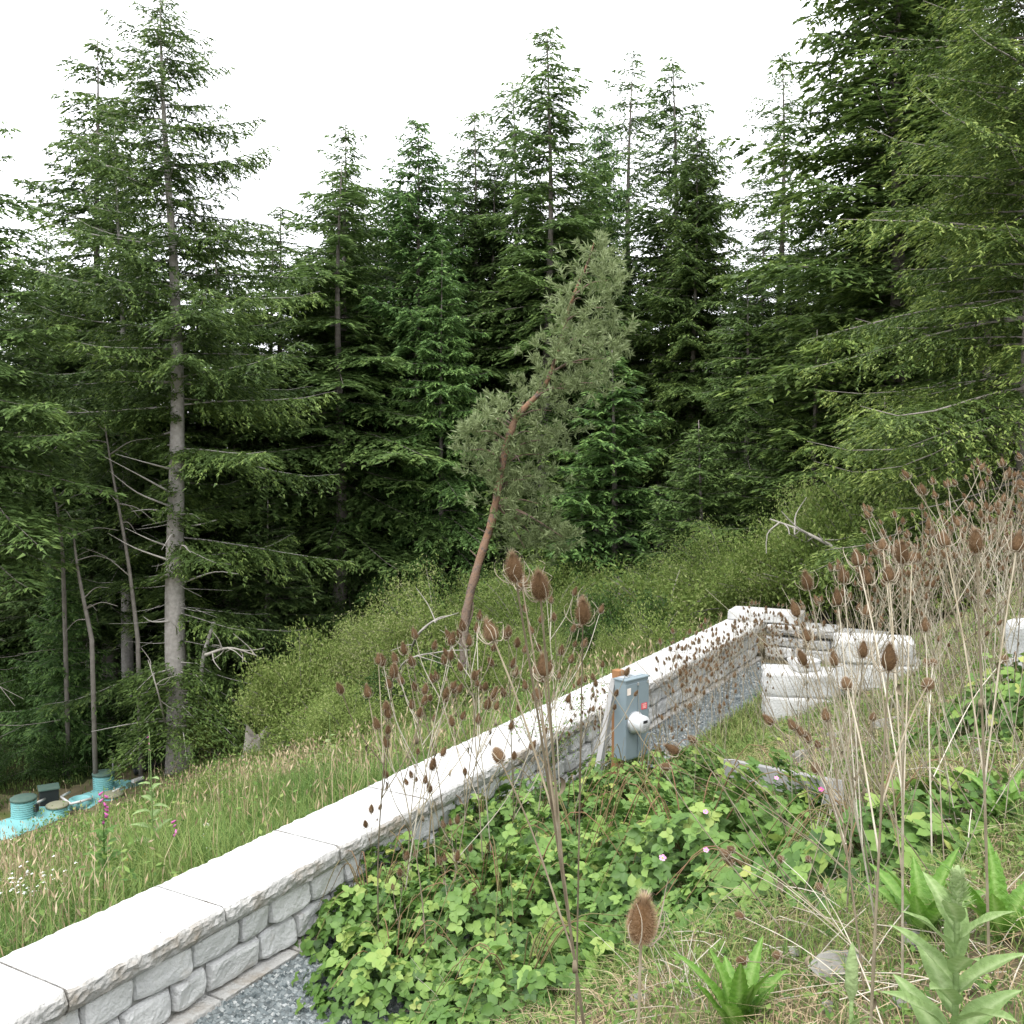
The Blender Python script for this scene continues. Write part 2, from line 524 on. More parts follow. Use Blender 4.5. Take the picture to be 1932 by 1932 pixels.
# ------------------------------------------------------------------ retaining wall
def cap_mesh(fr, t0, t1, z0, z1, depth, rng, s0=0.0):
    """Coping slab with split front and back faces. fr maps (t, s, z) to the world."""
    n = max(8, int((t1 - t0) / .036))
    t = np.linspace(t0 + .008, t1 - .008, n)
    h = z1 - z0
    prof = [(.03, 0), (.012, .12), (.0, .3), (-.004, .5), (.0, .7), (.006, .86), (.024, .97), (.05, 1), (.25, 1.0), (.6, 1.0), (.93, 1.0), (.97, .97), (.99, .8), (.995, .4), (.97, 0)]
    pr = np.array(prof)
    sp = pr[:, 0].copy()
    front = np.arange(len(pr)) < 8
    sp = np.where(front, pr[:, 0], pr[:, 0] * depth)
    S = np.broadcast_to(sp, (n, len(pr))).copy()
    Z = np.broadcast_to(z0 + pr[:, 1] * h, (n, len(pr))).copy()
    ns = wob(t[:, None] * 4.0 + 0 * S, Z * 14 + 0 * S, 3.3, rng.uniform(0, 9)) * .010 + wob(t[:, None] * 9.0 + 0 * S, Z * 22, 3.1, rng.uniform(0, 9)) * .005 + rng.normal(0, .0022, S.shape)
    edge = rng.normal(0, .003, n) + wob(t, t * 0, 5, rng.uniform(0, 9)) * .008
    S[:, 1:7] += ns[:, 1:7] + edge[:, None]
    S[:, 7] += edge * .8
    Z[:, 6] -= np.abs(rng.normal(0, .004, n))
    S[:, 11:14] += rng.normal(0, .007, (n, 3))
    Z[:, 8:10] += rng.normal(0, .0012, (n, 2))
    for e, k in ((0, 1), (-1, 1)):
        S[e, :7] += .010
    V = fr(t[:, None] + 0 * S, s0 + S, Z)
    m = len(pr)
    F = grid_faces(n, m)
    mb = MB()
    i = F[:, 0] % m
    mb.v.append(V.reshape(-1, 3)); mb.t.append(np.full(n * m, .5)); mb.n = n * m
    for cond, mi in ((((i >= 6) & (i <= 10)), 0), ((i < 6) | (i > 10), 1)):
        mb.f.append(F[cond]); mb.m.append(np.full(cond.sum(), mi))
    ends = np.array([np.arange(m)[::-1], np.arange(m) + (n - 1) * m])
    mb.f.append(ends); mb.m.append(np.full(2, 1))
    bt = np.stack([np.arange(n - 1) * m, np.arange(1, n) * m, np.arange(1, n) * m + m - 1, np.arange(n - 1) * m + m - 1], -1)
    mb.f.append(bt); mb.m.append(np.full(n - 1, 1))
    return mb


def stone(fr, t0, t1, z0, z1, s_front, rng):
    n, m = 15, 9
    u, v = np.meshgrid(np.linspace(0, 1, n), np.linspace(0, 1, m), indexing='ij')
    e = lambda q: np.sign(q - .5) * .5 * (1 - (1 - np.abs(2 * q - 1)) ** 1.5) + .5
    u, v = e(u), e(v)
    g = .006
    c = rng.uniform(0, .022, 4)
    tl = t0 + g + c[0] * np.abs(2 * v - 1) ** 3
    tr = t1 - g - c[1] * np.abs(2 * v - 1) ** 3
    zb = z0 + g + c[2] * np.abs(2 * u - 1) ** 4
    zt = z1 - g - c[3] * np.abs(2 * u - 1) ** 4
    t = tl + (tr - tl) * u
    z = zb + (zt - zb) * v
    bulge = (1 - np.abs(2 * u - 1) ** 14) * (1 - np.abs(2 * v - 1) ** 9)
    rough = wob(t, z, 9, rng.uniform(0, 20)) * .010 + wob(t, z, 23, rng.uniform(0, 20)) * .005 + rng.normal(0, .002, t.shape)
    facet = rng.uniform(-.02, .02) * (2 * u - 1) + rng.uniform(-.012, .012) * (2 * v - 1) + .012 * np.maximum(0, (2 * u - 1) * rng.choice([-1, 1]) + (2 * v - 1) * rng.choice([-1, 1]) - .6)
    s = s_front + .05 - (.05 + rough + facet) * bulge ** .5
    return MB().add(fr(t, s, z), grid_faces(n, m))


rngw = np.random.default_rng(11)
wall = thing('retaining_wall', 'long low wall of pale split-face concrete blocks with flat white coping slabs', 'wall')
caps = [(-3.51 + 1.17 * k, -2.34 + 1.17 * k) for k in range(14)] + [(12.87, T_END + .02), (T_END + .02, T_END + .72)]
for k, (a, b) in enumerate(caps):
    cap_mesh(W, a, b, CAP_TOP - .147, CAP_TOP + rngw.uniform(-.004, .004), .70, rngw).obj('coping_slab', [M['concrete'], M['concrete_rough']], wall)
MB().add(*[W(*c) for c in []] or (np.concatenate([W(np.array([-3.5, -3.5, T_END, T_END]), np.array([.115, .60, .60, .115]), z) for z in (-.25, .472)]),
         np.array([[0, 1, 2, 3], [7, 6, 5, 4], [0, 4, 5, 1], [1, 5, 6, 2], [2, 6, 7, 3], [3, 7, 4, 0]]))).obj('wall_core', M['joint'], wall)
for row, (z0, z1) in enumerate(((.262, .472), (.05, .26))):
    t = -3.4 + (.25 if row else 0)
    q = 0
    while t < T_END - .15:
        L = [.42, .40, .31, .44, .36][(q + row * 2) % 5] * rngw.uniform(.93, 1.07)
        e = min(t + L, T_END)
        stone(W, t, e, z0, z1, .055, rngw).obj('stone', M['stone_face'], wall)
        t = e
        q += 1
t = -3.0
while t < T_END - .3:
    L = rngw.uniform(.7, 1.15)
    e = min(t + L, T_END)
    so = rngw.uniform(-.05, .0)
    V = np.concatenate([W(np.array([t + .01, t + .01, e - .01, e - .01]), np.array([so, .2, .2, so + rngw.uniform(-.02, .02)]), z) for z in (-.06, .043)])
    bevel(MB().add(V, np.array([[0, 1, 2, 3], [7, 6, 5, 4], [0, 4, 5, 1], [1, 5, 6, 2], [2, 6, 7, 3], [3, 7, 4, 0]])).obj('footing_slab', M['concrete_rough'], wall), .008)
    t = e

mb = MB()
for q in range(60):
    t_, s_ = rngw.uniform(-2, 12), rngw.uniform(.08, .62)
    p = W(t_, s_, CAP_TOP + .007)
    V, F = diamonds(p[None], rngw.normal(0, 1, (1, 3)) * [1, 1, .1], np.array([[.1, .1, 1]]), rngw.uniform(.01, .03), .008)
    mb.add(V, F, rngw.random())
tag(mb.obj('leaf_litter', M['bark_dark']), kind='stuff')

# return wall at the far corner, stepping down the other way
def WR(t, s, z):     # t runs away from the corner (towards the bank), s runs back, away from the viewer
    t, s, z = np.broadcast_arrays(np.asarray(t, float), np.asarray(s, float), np.asarray(z, float))
    return W(T_END + s, -t, z)


rwall = thing('return_wall', 'short pale block wall that turns off the far end of the long wall', 'wall')
for a, b, zt in ((.06, 1.2, .60), (1.2, 2.0, .56), (2.37, 3.5, .33)):
    cap_mesh(WR, a, b, zt - .15, zt, .68, rngw).obj('coping_slab', [M['concrete'], M['concrete_rough']], rwall)
V = np.concatenate([WR(np.array([.1, .1, 3.5, 3.5]), np.array([.11, .55, .55, .11]), z) for z in (-.25, .175)])
MB().add(V, np.array([[0, 3, 2, 1], [4, 5, 6, 7], [0, 1, 5, 4], [1, 2, 6, 5], [2, 3, 7, 6], [3, 0, 4, 7]])).obj('wall_core', M['joint'], rwall)
V = np.concatenate([WR(np.array([.1, .1, 1.98, 1.98]), np.array([.115, .55, .55, .115]), z) for z in (.17, .40)])
MB().add(V, np.array([[0, 3, 2, 1], [4, 5, 6, 7], [0, 1, 5, 4], [1, 2, 6, 5], [2, 3, 7, 6], [3, 0, 4, 7]])).obj('wall_core', M['joint'], rwall)
for z0, z1, te in ((.235, .41, 1.98), (.03, .23, 2.36)):
    t = .02
    while t < te - .1:
        e = min(t + rngw.uniform(.42, .7), te)
        stone(WR, t, e, z0, z1, .05, rngw).obj('stone', M['stone_face'], rwall)
        t = e
t = 2.37
while t < 3.45:
    e = min(t + rngw.uniform(.42, .6), 3.5)
    stone(WR, t, e, .0, .175, .05, rngw).obj('stone', M['stone_face'], rwall)
    t = e


def rough_block(name, label, loc, size, rz, rng, m=None, chip=.02, group=None, tilt=(0, 0)):
    n = 10
    mb = MB()
    sx, sy, sz_ = size
    base = np.linspace(-.5, .5, n)
    vv, ff, off = [], [], 0
    for ax in range(3):
        for sg in (-1, 1):
            u, v = np.meshgrid(base, base, indexing='ij')
            w = np.full_like(u, .5 * sg)
            o = [None] * 3
            o[ax], o[(ax + 1) % 3], o[(ax + 2) % 3] = w, u, v
            P = np.stack(o, -1).reshape(-1, 3)
            F = grid_faces(n, n)
            ff.append((F if sg > 0 else F[:, ::-1]) + off)
            vv.append(P)
            off += n * n
    P = np.concatenate(vv)
    key = np.round(P * 1000).astype(int)
    _, idx, inv = np.unique(key, axis=0, return_index=True, return_inverse=True)
    P = P[idx]
    inv = inv.ravel()
    F = inv[np.concatenate(ff)]
    Q = P * np.array([sx, sy, sz_])
    # round the arrises, then roughen
    near = (np.abs(P) > .49).sum(1)
    Q *= np.where(near == 3, 1 - .045, np.where(near == 2, 1 - .016, 1))[:, None]
    sd = rng.uniform(0, 20)
    dr = np.stack([wob(Q[:, 1], Q[:, 2], 7, sd), wob(Q[:, 0], Q[:, 2], 7, sd + 3), wob(Q[:, 0], Q[:, 1], 7, sd + 5)], -1)
    amp = np.where(P[:, 2:3] > .49, .25, 1.0)
    Q += dr * chip * amp * np.array([1, 1, .6]) + rng.normal(0, chip * .07, Q.shape)
    Q[:, 2] += sz_ / 2
    o = mb.add(Q, F).obj(name, m or M['concrete_rough'], None, True)
    o.location = [float(c) for c in loc]
    o.rotation_euler = (tilt[0], tilt[1], rz)
    return tag(o, label, 'block', group)


WANG = math.atan2(DW[1], DW[0])
c = WR(-.05, .42, CAP_TOP)
rough_block('coping_block', 'loose white coping block lying on top of the wall corner', c, (1.25, .6, .17), WANG - PI / 2 + .05, rngw, M['concrete'], .012)
b1 = ground(800, 722)
b1d = math.hypot(*b1[:2])
rough_block('concrete_block', 'white concrete block on the ground carrying another block and a chunk', (b1[0] + .28, b1[1] + .5, gz(b1) - .1), (1.2, .62, .34), -.18, rngw, M['stone_face'])
rough_block('concrete_block', 'upper block with a broken top in the nearer two-block pile', (b1[0] + .26, b1[1] + .52, gz(b1) + .243), (1.17, .6, .30), -.2, rngw, M['stone_face'], .03)
rough_block('concrete_chunk', 'rounded concrete chunk sitting on the nearer block pile', (b1[0] + .20, b1[1] + .55, gz(b1) + .548), (.34, .28, .14), .3, rngw, M['stone_face'], .03)
b2 = ground(893, 690)
rough_block('concrete_block', 'lower concrete block of the pile next to the return wall', (b2[0] + .05, b2[1] + .6, gz(b2) - .1), (1.0, .6, .32), -.3, rngw, M['stone_face'])
rough_block('concrete_block', 'pale block on top of the pile next to the return wall', (b2[0] - .02, b2[1] + .6, gz(b2) + .223), (.9, .56, .28), -.26, rngw, M['stone_face'], .025)
b3 = at(1064, 712, 7.4)
rough_block('concrete_block', 'white concrete block half cut off among green brambles on the bank', (b3[0], b3[1], gz(b3) - .12), (.62, .55, .62), .35, rngw, M['stone_face'], .03)

# ------------------------------------------------------------------ electric meter on its post
mp = at(631, 753, 9.9)
ROT = math.radians(43)
mo = thing('meter_box', 'grey-blue electric meter cabinet with round meter, on a braced post beside the wall', 'electric meter', (mp[0], mp[1], gz(mp)), ROT)
zb, zt = .54, 1.335
mh = zt - zb
bevel(MB().add(*box(0, .0, (zb + zt) / 2, .35, .15, mh)).obj('cabinet', M['meter_paint'], mo), .004)
bevel(MB().add(*box(0, -.004, zt + .008, .372, .168, .016)).obj('top_cover', M['meter_paint'], mo), .003)
for px in (-.09, .085):
    bevel(MB().add(*box(px, .02, zt + .0195, .12, .085, .007)).obj('hub_plate', M['meter_plate'], mo), .002)
bevel(MB().add(*box(-.092, -.0785, (zb + zt) / 2 - .01, .166, .007, mh - .05)).obj('door', M['meter_paint'], mo), .002)
bevel(MB().add(*box(.090, -.0785, (zb + zt) / 2 - .01, .166, .007, mh - .05)).obj('door', M['meter_paint'], mo), .002)
for px, pz in ((-.002, zt - .045), (.15, zt - .04), (.15, zb + .12)):
    bevel(MB().add(*box(px, -.087, pz, .022, .012, .03)).obj('hasp', M['steel'], mo), .002)
MB().add(*box(-.135, -.0835, zt - .105, .055, .003, .068)).obj('white_label', M['paper'], mo)
rl = MB().add(*box(.10, -.0835, zb + mh * .64, .085, .003, .062)).obj('warning_label', M['red_label'], mo)
for q in range(4):
    MB().add(*box(.10, -.0855, zb + mh * .64 + .02 - .0125 * q, .06 - .012 * (q % 2), .0015, .004)).obj('print_line', M['paper'], rl)
meter = MB().add(*lathe([(.0, 0), (.108, 0), (.108, .03), (.100, .034), (.098, .05), (.088, .054), (.086, .13), (.080, .143), (.0, .146)], 32)).obj('meter', M['meter_case'], mo, True)
meter.location = (-.055, -.082, zb + mh * .47)
meter.rotation_euler = (PI / 2, 0, 0)
ring = MB().add(*lathe([(.109, .004), (.112, .008), (.112, .028), (.109, .032)], 32)).obj('collar', M['steel'], meter, True)
MB().add(*box(.0, .030, .1475, .062, .026, .004)).obj('display', M['dark'], meter)
for q, (dx, dy, wx) in enumerate(((.0, -.004, .07), (-.02, -.022, .02), (.02, -.022, .02), (0, -.040, .05), (0, -.054, .03))):
    MB().add(*box(dx, dy, .1472, wx, .006, .002)).obj('print_line', M['joint'], meter)
pp = np.array(mo.matrix_basis @ Vector((-.06, .125, 0)))
post = thing('wooden_post', 'brown timber post behind the meter cabinet, propped by a grey brace', 'post', (pp[0], pp[1], gz(pp) - .1), ROT)
bevel(MB().add(*box(0, 0, .75, .09, .09, 1.52)).obj('upright', M['lumber_brown'], post), .004)
bb = at(588, 772, 9.3)
top_l = np.array([-.055, .0, 1.42])
Mi = Matrix.Translation((pp[0], pp[1], gz(pp) - .1)) @ Matrix.Rotation(ROT, 4, 'Z')
bot_l = np.array(Mi.inverted() @ Vector((bb[0], bb[1], gz(bb))))
dv = Vector(bot_l - top_l)
br = bevel(MB().add(*box(0, 0, 0, .05, .10, dv.length)).obj('brace', M['lumber_grey'], post), .004)
br.location = (top_l + bot_l) / 2
br.rotation_euler = dv.to_track_quat('Z', 'Y').to_euler()

# ------------------------------------------------------------------ grey beam on the bank
e1, e2 = ground(728, 797), ground(836, 838)
bm = bevel(MB().add(*box(0, 0, 0, float(np.linalg.norm(e2 - e1)), .09, .16)).obj('wooden_beam', M['lumber_grey']), .006)
mid = (e1 + e2) / 2
bm.location = (mid[0], mid[1], mid[2] + .29)
dv = Vector(e2 - e1)
bm.rotation_euler = (0, -math.atan2(dv.z, math.hypot(dv.x, dv.y)), math.atan2(dv.y, dv.x))
tag(bm, 'weathered grey timber beam lying among the brambles on the bank', 'beam')

# ------------------------------------------------------------------ septic tanks down in the field
def ribbed_riser(parent, x, y, z0, z1, r, lid='lid', name='riser'):
    prof = []
    nrib = max(3, int((z1 - z0) / .055))
    for q in range(nrib):
        za, zb_ = z0 + (z1 - z0) * q / nrib, z0 + (z1 - z0) * (q + 1) / nrib
        h = zb_ - za
        prof += [(r - .025, za), (r - .025, za + .3 * h), (r, za + .45 * h), (r, za + .9 * h)]
    prof += [(r, z1), (r - .05, z1)]
    o = MB().add(*lathe(prof, 28)).obj(name, M['tank'], parent)
    o.location = (x, y, 0)
    l = MB().add(*lathe([(0, z1 - .02), (r + .015, z1 - .02), (r + .02, z1 + .03), (r - .02, z1 + .055), (r * .4, z1 + .07), (0, z1 + .075)], 28)).obj('lid', M[lid], o, True)
    return o


def tank_body(parent, L, Wd, H, holes=()):
    n, m = 40, 22
    th = np.linspace(0, PI, m)
    xs = np.linspace(-L / 2, L / 2, n)
    end = np.clip((L / 2 - np.abs(xs)) / .35, 0, 1) ** .5
    rib = 1 + .035 * (np.sin(xs * 2 * PI / .42) > .2)
    Yv = -np.cos(th)[None] * Wd / 2 * (.55 + .45 * end)[:, None] * rib[:, None]
    Zv = np.sin(th)[None] ** .6 * H * (.35 + .65 * end)[:, None] * rib[:, None]
    return MB().add(np.stack([np.broadcast_to(xs[:, None], Yv.shape), Yv, Zv], -1), grid_faces(n, m)).obj('tank_body', M['tank'], parent, True)


def septic(label, pc, pn, lid_z):
    """pc centre of the tall riser, direction towards pn"""
    d = math.atan2(pn[1] - pc[1], pn[0] - pc[0])
    z0 = lid_z - .82
    return thing('septic_tank', label, 'septic tank', (pc[0], pc[1], z0), d)


r1, r2 = at(25, 797, 25.5), at(103.5, 773.5, 28.0)
r3 = at(136, 783, 28.6)
t1 = septic('turquoise septic tank with tall ribbed riser, nearest the black pump box', r1, r2, r1[2])
tank_body(t1, 2.1, 1.15, .32)
ribbed_riser(t1, .0, .05, .26, .77, .31)
ribbed_riser(t1, .8, -.25, .2, .36, .27, 'lid_tan', 'low_riser')
pe = MB().add(*tube([(-1.0, -.62, .12), (-1.0, -.86, .12)], .07, 14)).obj('pipe_stub', M['pvc'], t1)
bevel(MB().add(*box(.05, -.33, .56, .10, .09, .2)).obj('junction_box', M['black_plastic'], t1), .01)
t2 = septic('turquoise septic tank with open access ring beside its tall riser', r2, r2 + (r2 - r1), r2[2])
o_ = tank_body(t2, 2.5, 1.15, .34)
ribbed_riser(t2, .1, .1, .26, .77, .29)
ringo = MB().add(*lathe([(.22, .2), (.31, .2), (.31, .42), (.27, .44), (.22, .43), (.20, .30), (0, .30)], 24)).obj('access_ring', M['tank'], t2, True)
ringo.location = (-.95, -.1, 0)
ribbed_riser(t2, -.25, -.55, .2, .36, .29, 'lid_tan', 'low_riser')
MB().add(*tube([(.75, -.35, .40), (1.1, -.4, .40)], .06, 12)).obj('pipe_stub', M['pvc'], t2)
t3 = thing('riser', 'lone ribbed riser with flat lid right of the septic tanks', 'septic riser', (r3[0], r3[1], r3[2] - .42))
ribbed_riser(t3, 0, 0, 0, .36, .29)
pb = at(49, 800, 27.0)
px = thing('pump_box', 'black plastic pump box standing between the two septic tanks', 'box', (pb[0], pb[1], pb[2] - .15), .5)
bevel(MB().add(*box(0, 0, .24, .48, .44, .50)).obj('case', M['black_plastic'], px), .02)
bevel(MB().add(*box(0, 0, .51, .54, .50, .05)).obj('lid', M['lid'], px), .012)


def pipe(label, pts, r=.03, m='pvc', name='pipe'):
    return tag(MB().add(*tube(spline(pts, 12) if len(pts) > 2 else pts, r, 10)).obj(name, M[m], None, True), label, 'pipe')


pipe('white plastic pipe from the tall riser to the pump box', [at(36, 803, 25.9), at(45, 799, 26.7)])
pp_ = MB().add(*tube([at(60.5, 797, 27.0), at(69.5, 792, 27.6)], .032, 10)).add(*tube([at(60.5, 796.5, 27.0), at(71, 804, 26.6)], .032, 10)).add(*tube([at(70.6, 804, 26.6), at(91, 798.5, 27.0)], .032, 10))
tag(pp_.obj('pipe', M['pvc'], None, True), 'bent white plastic pipe between the pump box and the farther tank', 'pipe')
pipe('short white pipe running to the lone riser', [at(113, 791, 27.6), at(125, 787, 28.2)])
q = spline([ground(134, 776) + [0, 0, .12], ground(158, 768) + [0, 0, .14], ground(170, 761) + [0, 0, .22], ground(186, 759) + [0, 0, .12], ground(200, 758) + [0, 0, .05]], 90)
rr = .11 * (1 + .10 * np.sin(np.arange(len(q)) * 2.1))
tag(MB().add(*tube(q, rr, 12)).obj('drain_pipe', M['black_plastic'], None, True), 'black corrugated drain pipe lying in the grass at the forest edge', 'pipe')
stk = ground(113, 779)
tag(MB().add(*tube([stk + [0, 0, -.1], stk + [0, .02, .62]], .02, 6)).obj('stake', M['lumber_grey']), 'white-topped survey stake behind the septic tanks', 'stake')

# ------------------------------------------------------------------ trees
def conifer(seed, H, rad, base=.12, whorl=.5, per=5, twig=.2, sprig=(.24, .09), spg=.13, droop=.18, up=.3, prof=.8, tip=.45,
            gap=0.0, r0=None, lean=(0, 0), twl=.40, hole=None, limb=.02, crook=.07):
    """Tapered trunk with whorls of drooping branches; returns (trunk, crown) builders, base at the origin."""
    g = np.random.default_rng(seed)
    tr, cr = MB(), MB()
    r0 = r0 or (.0085 * H + .03)
    zs = np.linspace(0, H, 18)
    ax = lambda z: np.stack([lean[0] * z + crook * np.sin(z * .35 + seed), lean[1] * z + crook * np.sin(z * .29 + seed * 2), np.asarray(z, float)], -1)
    rr = r0 * (1 - zs / H) ** 1.05 + .008
    rr[0] *= 1.35
    tr.add(*tube(ax(zs), rr, 9), tint=.5)
    Ps, Ds, Ns, Ls, Ws, Ts = [], [], [], [], [], []
    z = base * H
    while z < H - .25:
        f = (z - base * H) / (H * (1 - base))
        n = per if f < .85 else max(3, per - 1)
        a0 = g.uniform(0, 2 * PI)
        for b in range(n):
            az = a0 + 2 * PI * b / n + g.normal(0, .25)
            if g.random() < gap:
                continue
            zb = z + g.uniform(-.4, .4) * whorl
            if hole is not None and hole(f, az, g):
                continue
            L = rad * ((1 - f) ** prof) * min(1, .5 + f * 3.5) * g.uniform(.45, 1.25) * min(1, .3 + (1 - f) * 9) + .09 + .16 * (1 - f)
            bt = g.normal(0, .09)
            el = -.18 + (up + .18) * f + g.normal(0, .08)
            dh = np.array([math.cos(az), math.sin(az), 0])
            p0 = ax(zb)
            dr = droop * (1 - .6 * f) * g.uniform(.5, 1.5)
            tu = g.uniform(.05, .22)
            pos = lambda u: p0 + dh * (L * u)[..., None] + np.array([0, 0, 1]) * (L * (el * u - dr * u ** 2 + tu * u ** 4))[..., None]
            uu = np.linspace(0, 1, 6)
            tr.add(*tube(pos(uu), np.linspace(limb * (.5 + L * .3), .004, 6), 3, False), tint=.35)
            nt = max(3, int(L / twig))
            ut = np.concatenate([np.linspace(.07, .97, nt), np.linspace(.1, .97, nt)]) + g.normal(0, .02, 2 * nt)
            sd = np.concatenate([np.ones(nt), -np.ones(nt)])
            ut, sd = np.append(ut, .97), np.append(sd, 0)
            ut = np.clip(ut, .1, 1)
            lt = (twl * L * (1.02 - ut) ** .7 * np.minimum(1, .3 + ut * 2.2) + .10 + .08 * (1 - f)) * g.uniform(.6, 1.25, len(ut))
            ang = sd * g.uniform(.75, 1.25, len(ut))
            c, s = np.cos(ang), np.sin(ang)
            td = np.stack([dh[0] * c - dh[1] * s, dh[0] * s + dh[1] * c, g.normal(-.16, .14, len(ut))], -1)
            pt = pos(ut)
            ns = np.maximum(2, (lt / spg).astype(int) + 1)
            k = np.repeat(np.arange(len(ut)), ns)
            w = (np.concatenate([np.arange(q) for q in ns]) + .5) / ns[k]
            w = w + g.normal(0, .06, len(k))
            sag = -.35 * lt[k] * w ** 2 * g.uniform(.3, 1.3, len(k))
            sp = pt[k] + td[k] * (lt[k] * w)[:, None]
            sp[:, 2] += sag
            sgn = np.where(np.arange(len(k)) % 2, 1, -1) * g.uniform(.15, .75, len(k))
            c, s = np.cos(sgn), np.sin(sgn)
            d = np.stack([td[k, 0] * c - td[k, 1] * s, td[k, 0] * s + td[k, 1] * c, td[k, 2] - .45 * w + g.normal(0, .16, len(k))], -1)
            nn = np.stack([g.normal(0, .6, len(k)), g.normal(0, .6, len(k)), np.ones(len(k))], -1)
            Ps.append(sp); Ds.append(d); Ns.append(nn)
            Ls.append(sprig[0] * g.uniform(.6, 1.3, len(k))); Ws.append(sprig[1] * g.uniform(.7, 1.3, len(k)))
            newg = ((w > .66) | (ut[k] > .9)) & (g.random(len(k)) < tip)
            tw_t = g.normal(0, .10, len(ut))
            Ts.append(np.clip(g.normal(.32, .11, len(k)) + bt + tw_t[k] + .42 * newg, 0, 1))
        z += whorl * (1 - .45 * f) * g.uniform(.75, 1.25)
    V, F = spikes(np.concatenate(Ps), np.concatenate(Ds), np.concatenate(Ns), np.concatenate(Ls), np.concatenate(Ws))
    cr.add(V, F, np.repeat(np.concatenate(Ts), 3))
    # dead lower branches
    for q in range(int(10 + H)):
        zb = g.uniform(.04, max(.2, base + .22)) * H
        az = g.uniform(0, 2 * PI)
        L = g.uniform(.5, 1.9)
        p0 = ax(zb)
        d = np.array([math.cos(az), math.sin(az), g.uniform(-.35, .15)])
        pts = [p0, p0 + d * L * .5 + [0, 0, -.05], p0 + d * L + g.normal(0, .12, 3)]
        tr.add(*tube(spline(pts, 5), np.linspace(.016, .004, 7), 3, False), tint=.9)
        if g.random() < .6:
            p1 = p0 + d * L * .55
            tr.add(*tube(spline([p1, p1 + (d + g.normal(0, .5, 3)) * L * .4], 3), [.008, .006, .003], 3, False), tint=.9)
    return tr, cr


PROTO = {}


def proto(kind, **kw):
    tr, cr = conifer(**kw)
    PROTO[kind] = (tr.mesh('trunk', M['bark_dark'], True), cr, kw['H'], {})
    return PROTO[kind]


def crown_mesh(kind):
    t, cr, H, cache = PROTO[kind]
    if 'm' not in cache:
        cache['m'] = cr.mesh('crown', M['needles_dark'])
    return cache['m']


def own_mat(o, m):
    """a material on the object, so that copies go on sharing one mesh"""
    o.material_slots[0].link = 'OBJECT'
    o.material_slots[0].material = M[m]
    return o


def tree(kind, label, loc, H, needles, rz=None, wide=1.0, group=None, bark=None, name='conifer_tree', cat='tree'):
    t, cr, H0, _ = PROTO[kind]
    k = H / H0
    r = thing(name, label, cat, loc, R.uniform(0, 6.28) if rz is None else rz, group)
    r.scale = (k * wide, k * wide, k)
    to = link('trunk', t, r)
    if bark:
        own_mat(to, bark)
    own_mat(link('crown', crown_mesh(kind), r), needles)
    return r


proto('full', seed=21, H=20, rad=3.5, base=.20, whorl=.46, per=6, twig=.115, sprig=(0.184, 0.0713), spg=.055, droop=.2, up=.35, prof=.66, tip=.45, gap=.04, twl=.40)
proto('narrow', seed=22, H=21, rad=2.9, base=.33, whorl=.52, per=5, twig=.115, sprig=(0.184, 0.0667), spg=.055, droop=.25, up=.3, prof=.66, tip=.35, gap=.10, twl=.42)
proto('ragged', seed=23, H=21, rad=3.3, base=.34, whorl=.58, per=5, twig=.12, sprig=(0.184, 0.0667), spg=.055, droop=.3, up=.25, prof=.66, tip=.35, gap=.2, twl=.42)
proto('sparse', seed=24, H=22, rad=2.9, base=.40, whorl=.62, per=4, twig=.12, sprig=(0.173, 0.0598), spg=.06, droop=.24, up=.3, prof=.72, tip=.3, gap=.14, twl=.42)
proto('drape', seed=25, H=18, rad=3.9, base=.05, whorl=.50, per=5, twig=.12, sprig=(0.184, 0.0713), spg=.055, droop=.38, up=.2, prof=.66, tip=.5, gap=.08, twl=.38)
proto('young', seed=26, H=8, rad=2.2, base=.03, whorl=.38, per=5, twig=.09, sprig=(0.140, 0.0575), spg=.042, droop=.17, up=.35, prof=.9, tip=.6, gap=.04, limb=.012, twl=.42)
proto('uneven', seed=31, H=20, rad=3.9, base=.26, whorl=.62, per=4, twig=.11, sprig=(0.194, 0.0690), spg=.055, droop=.32, up=.2, prof=.74, tip=.45, gap=.24, twl=.42, lean=(.012, 0))
proto('slim', seed=33, H=21, rad=2.3, base=.38, whorl=.46, per=5, twig=.12, sprig=(0.173, 0.0633), spg=.06, droop=.3, up=.3, prof=.6, tip=.3, gap=.18, twl=.5, lean=(-.01, .008))
proto('tall', seed=27, H=26, rad=3.6, base=.28, whorl=.56, per=5, twig=.13, sprig=(0.194, 0.0736), spg=.06, droop=.28, up=.3, prof=.66, tip=.35, gap=.12, twl=.42)


def put(kind, u, vtop, d, needles, label, wide=1.0, group=None, rz=None, bark=None, sink=.15):
    wide *= 1.0 if group else 1.14
    b = at(u, 512, d)
    z = gz(b)
    top = at(u, vtop, d)[2]
    return tree(kind, label, (b[0], b[1], z - sink), top - z + sink, needles, rz, wide, group, bark)


# front rank, each one recognisable on the skyline
put('ragged', -22, 78, 27, 'needles_olive', 'conifer at the field side whose drooping boughs end beside the tall grey-trunked spruce', 1.15)
put('tall', 106, 28, 37, 'needles_mid', 'pointed conifer close behind the tall grey-trunked spruce on its outer side', 1.15)
put('narrow', 348, 118, 40, 'needles_olive', 'thin spired olive conifer standing alone across the sky gap from the grey-trunked spruce', 1.05)
put('full', 419, 114, 37, 'needles_bright', 'broad bright green fir with a rounded top, next to the thin olive spire', .95, rz=.6)
put('slim', 481, 98, 40, 'needles_olive', 'olive conifer with lichen-grey top between the bright fir and the tallest centre spire', 1.0)
put('uneven', 519, 72, 42, 'needles_olive', 'dull olive conifer leaning against the tallest centre spire', .95)
put('narrow', 547, 20, 38, 'needles_olive', 'tallest narrow spire in the middle of the forest, with one long bough', 1.1)
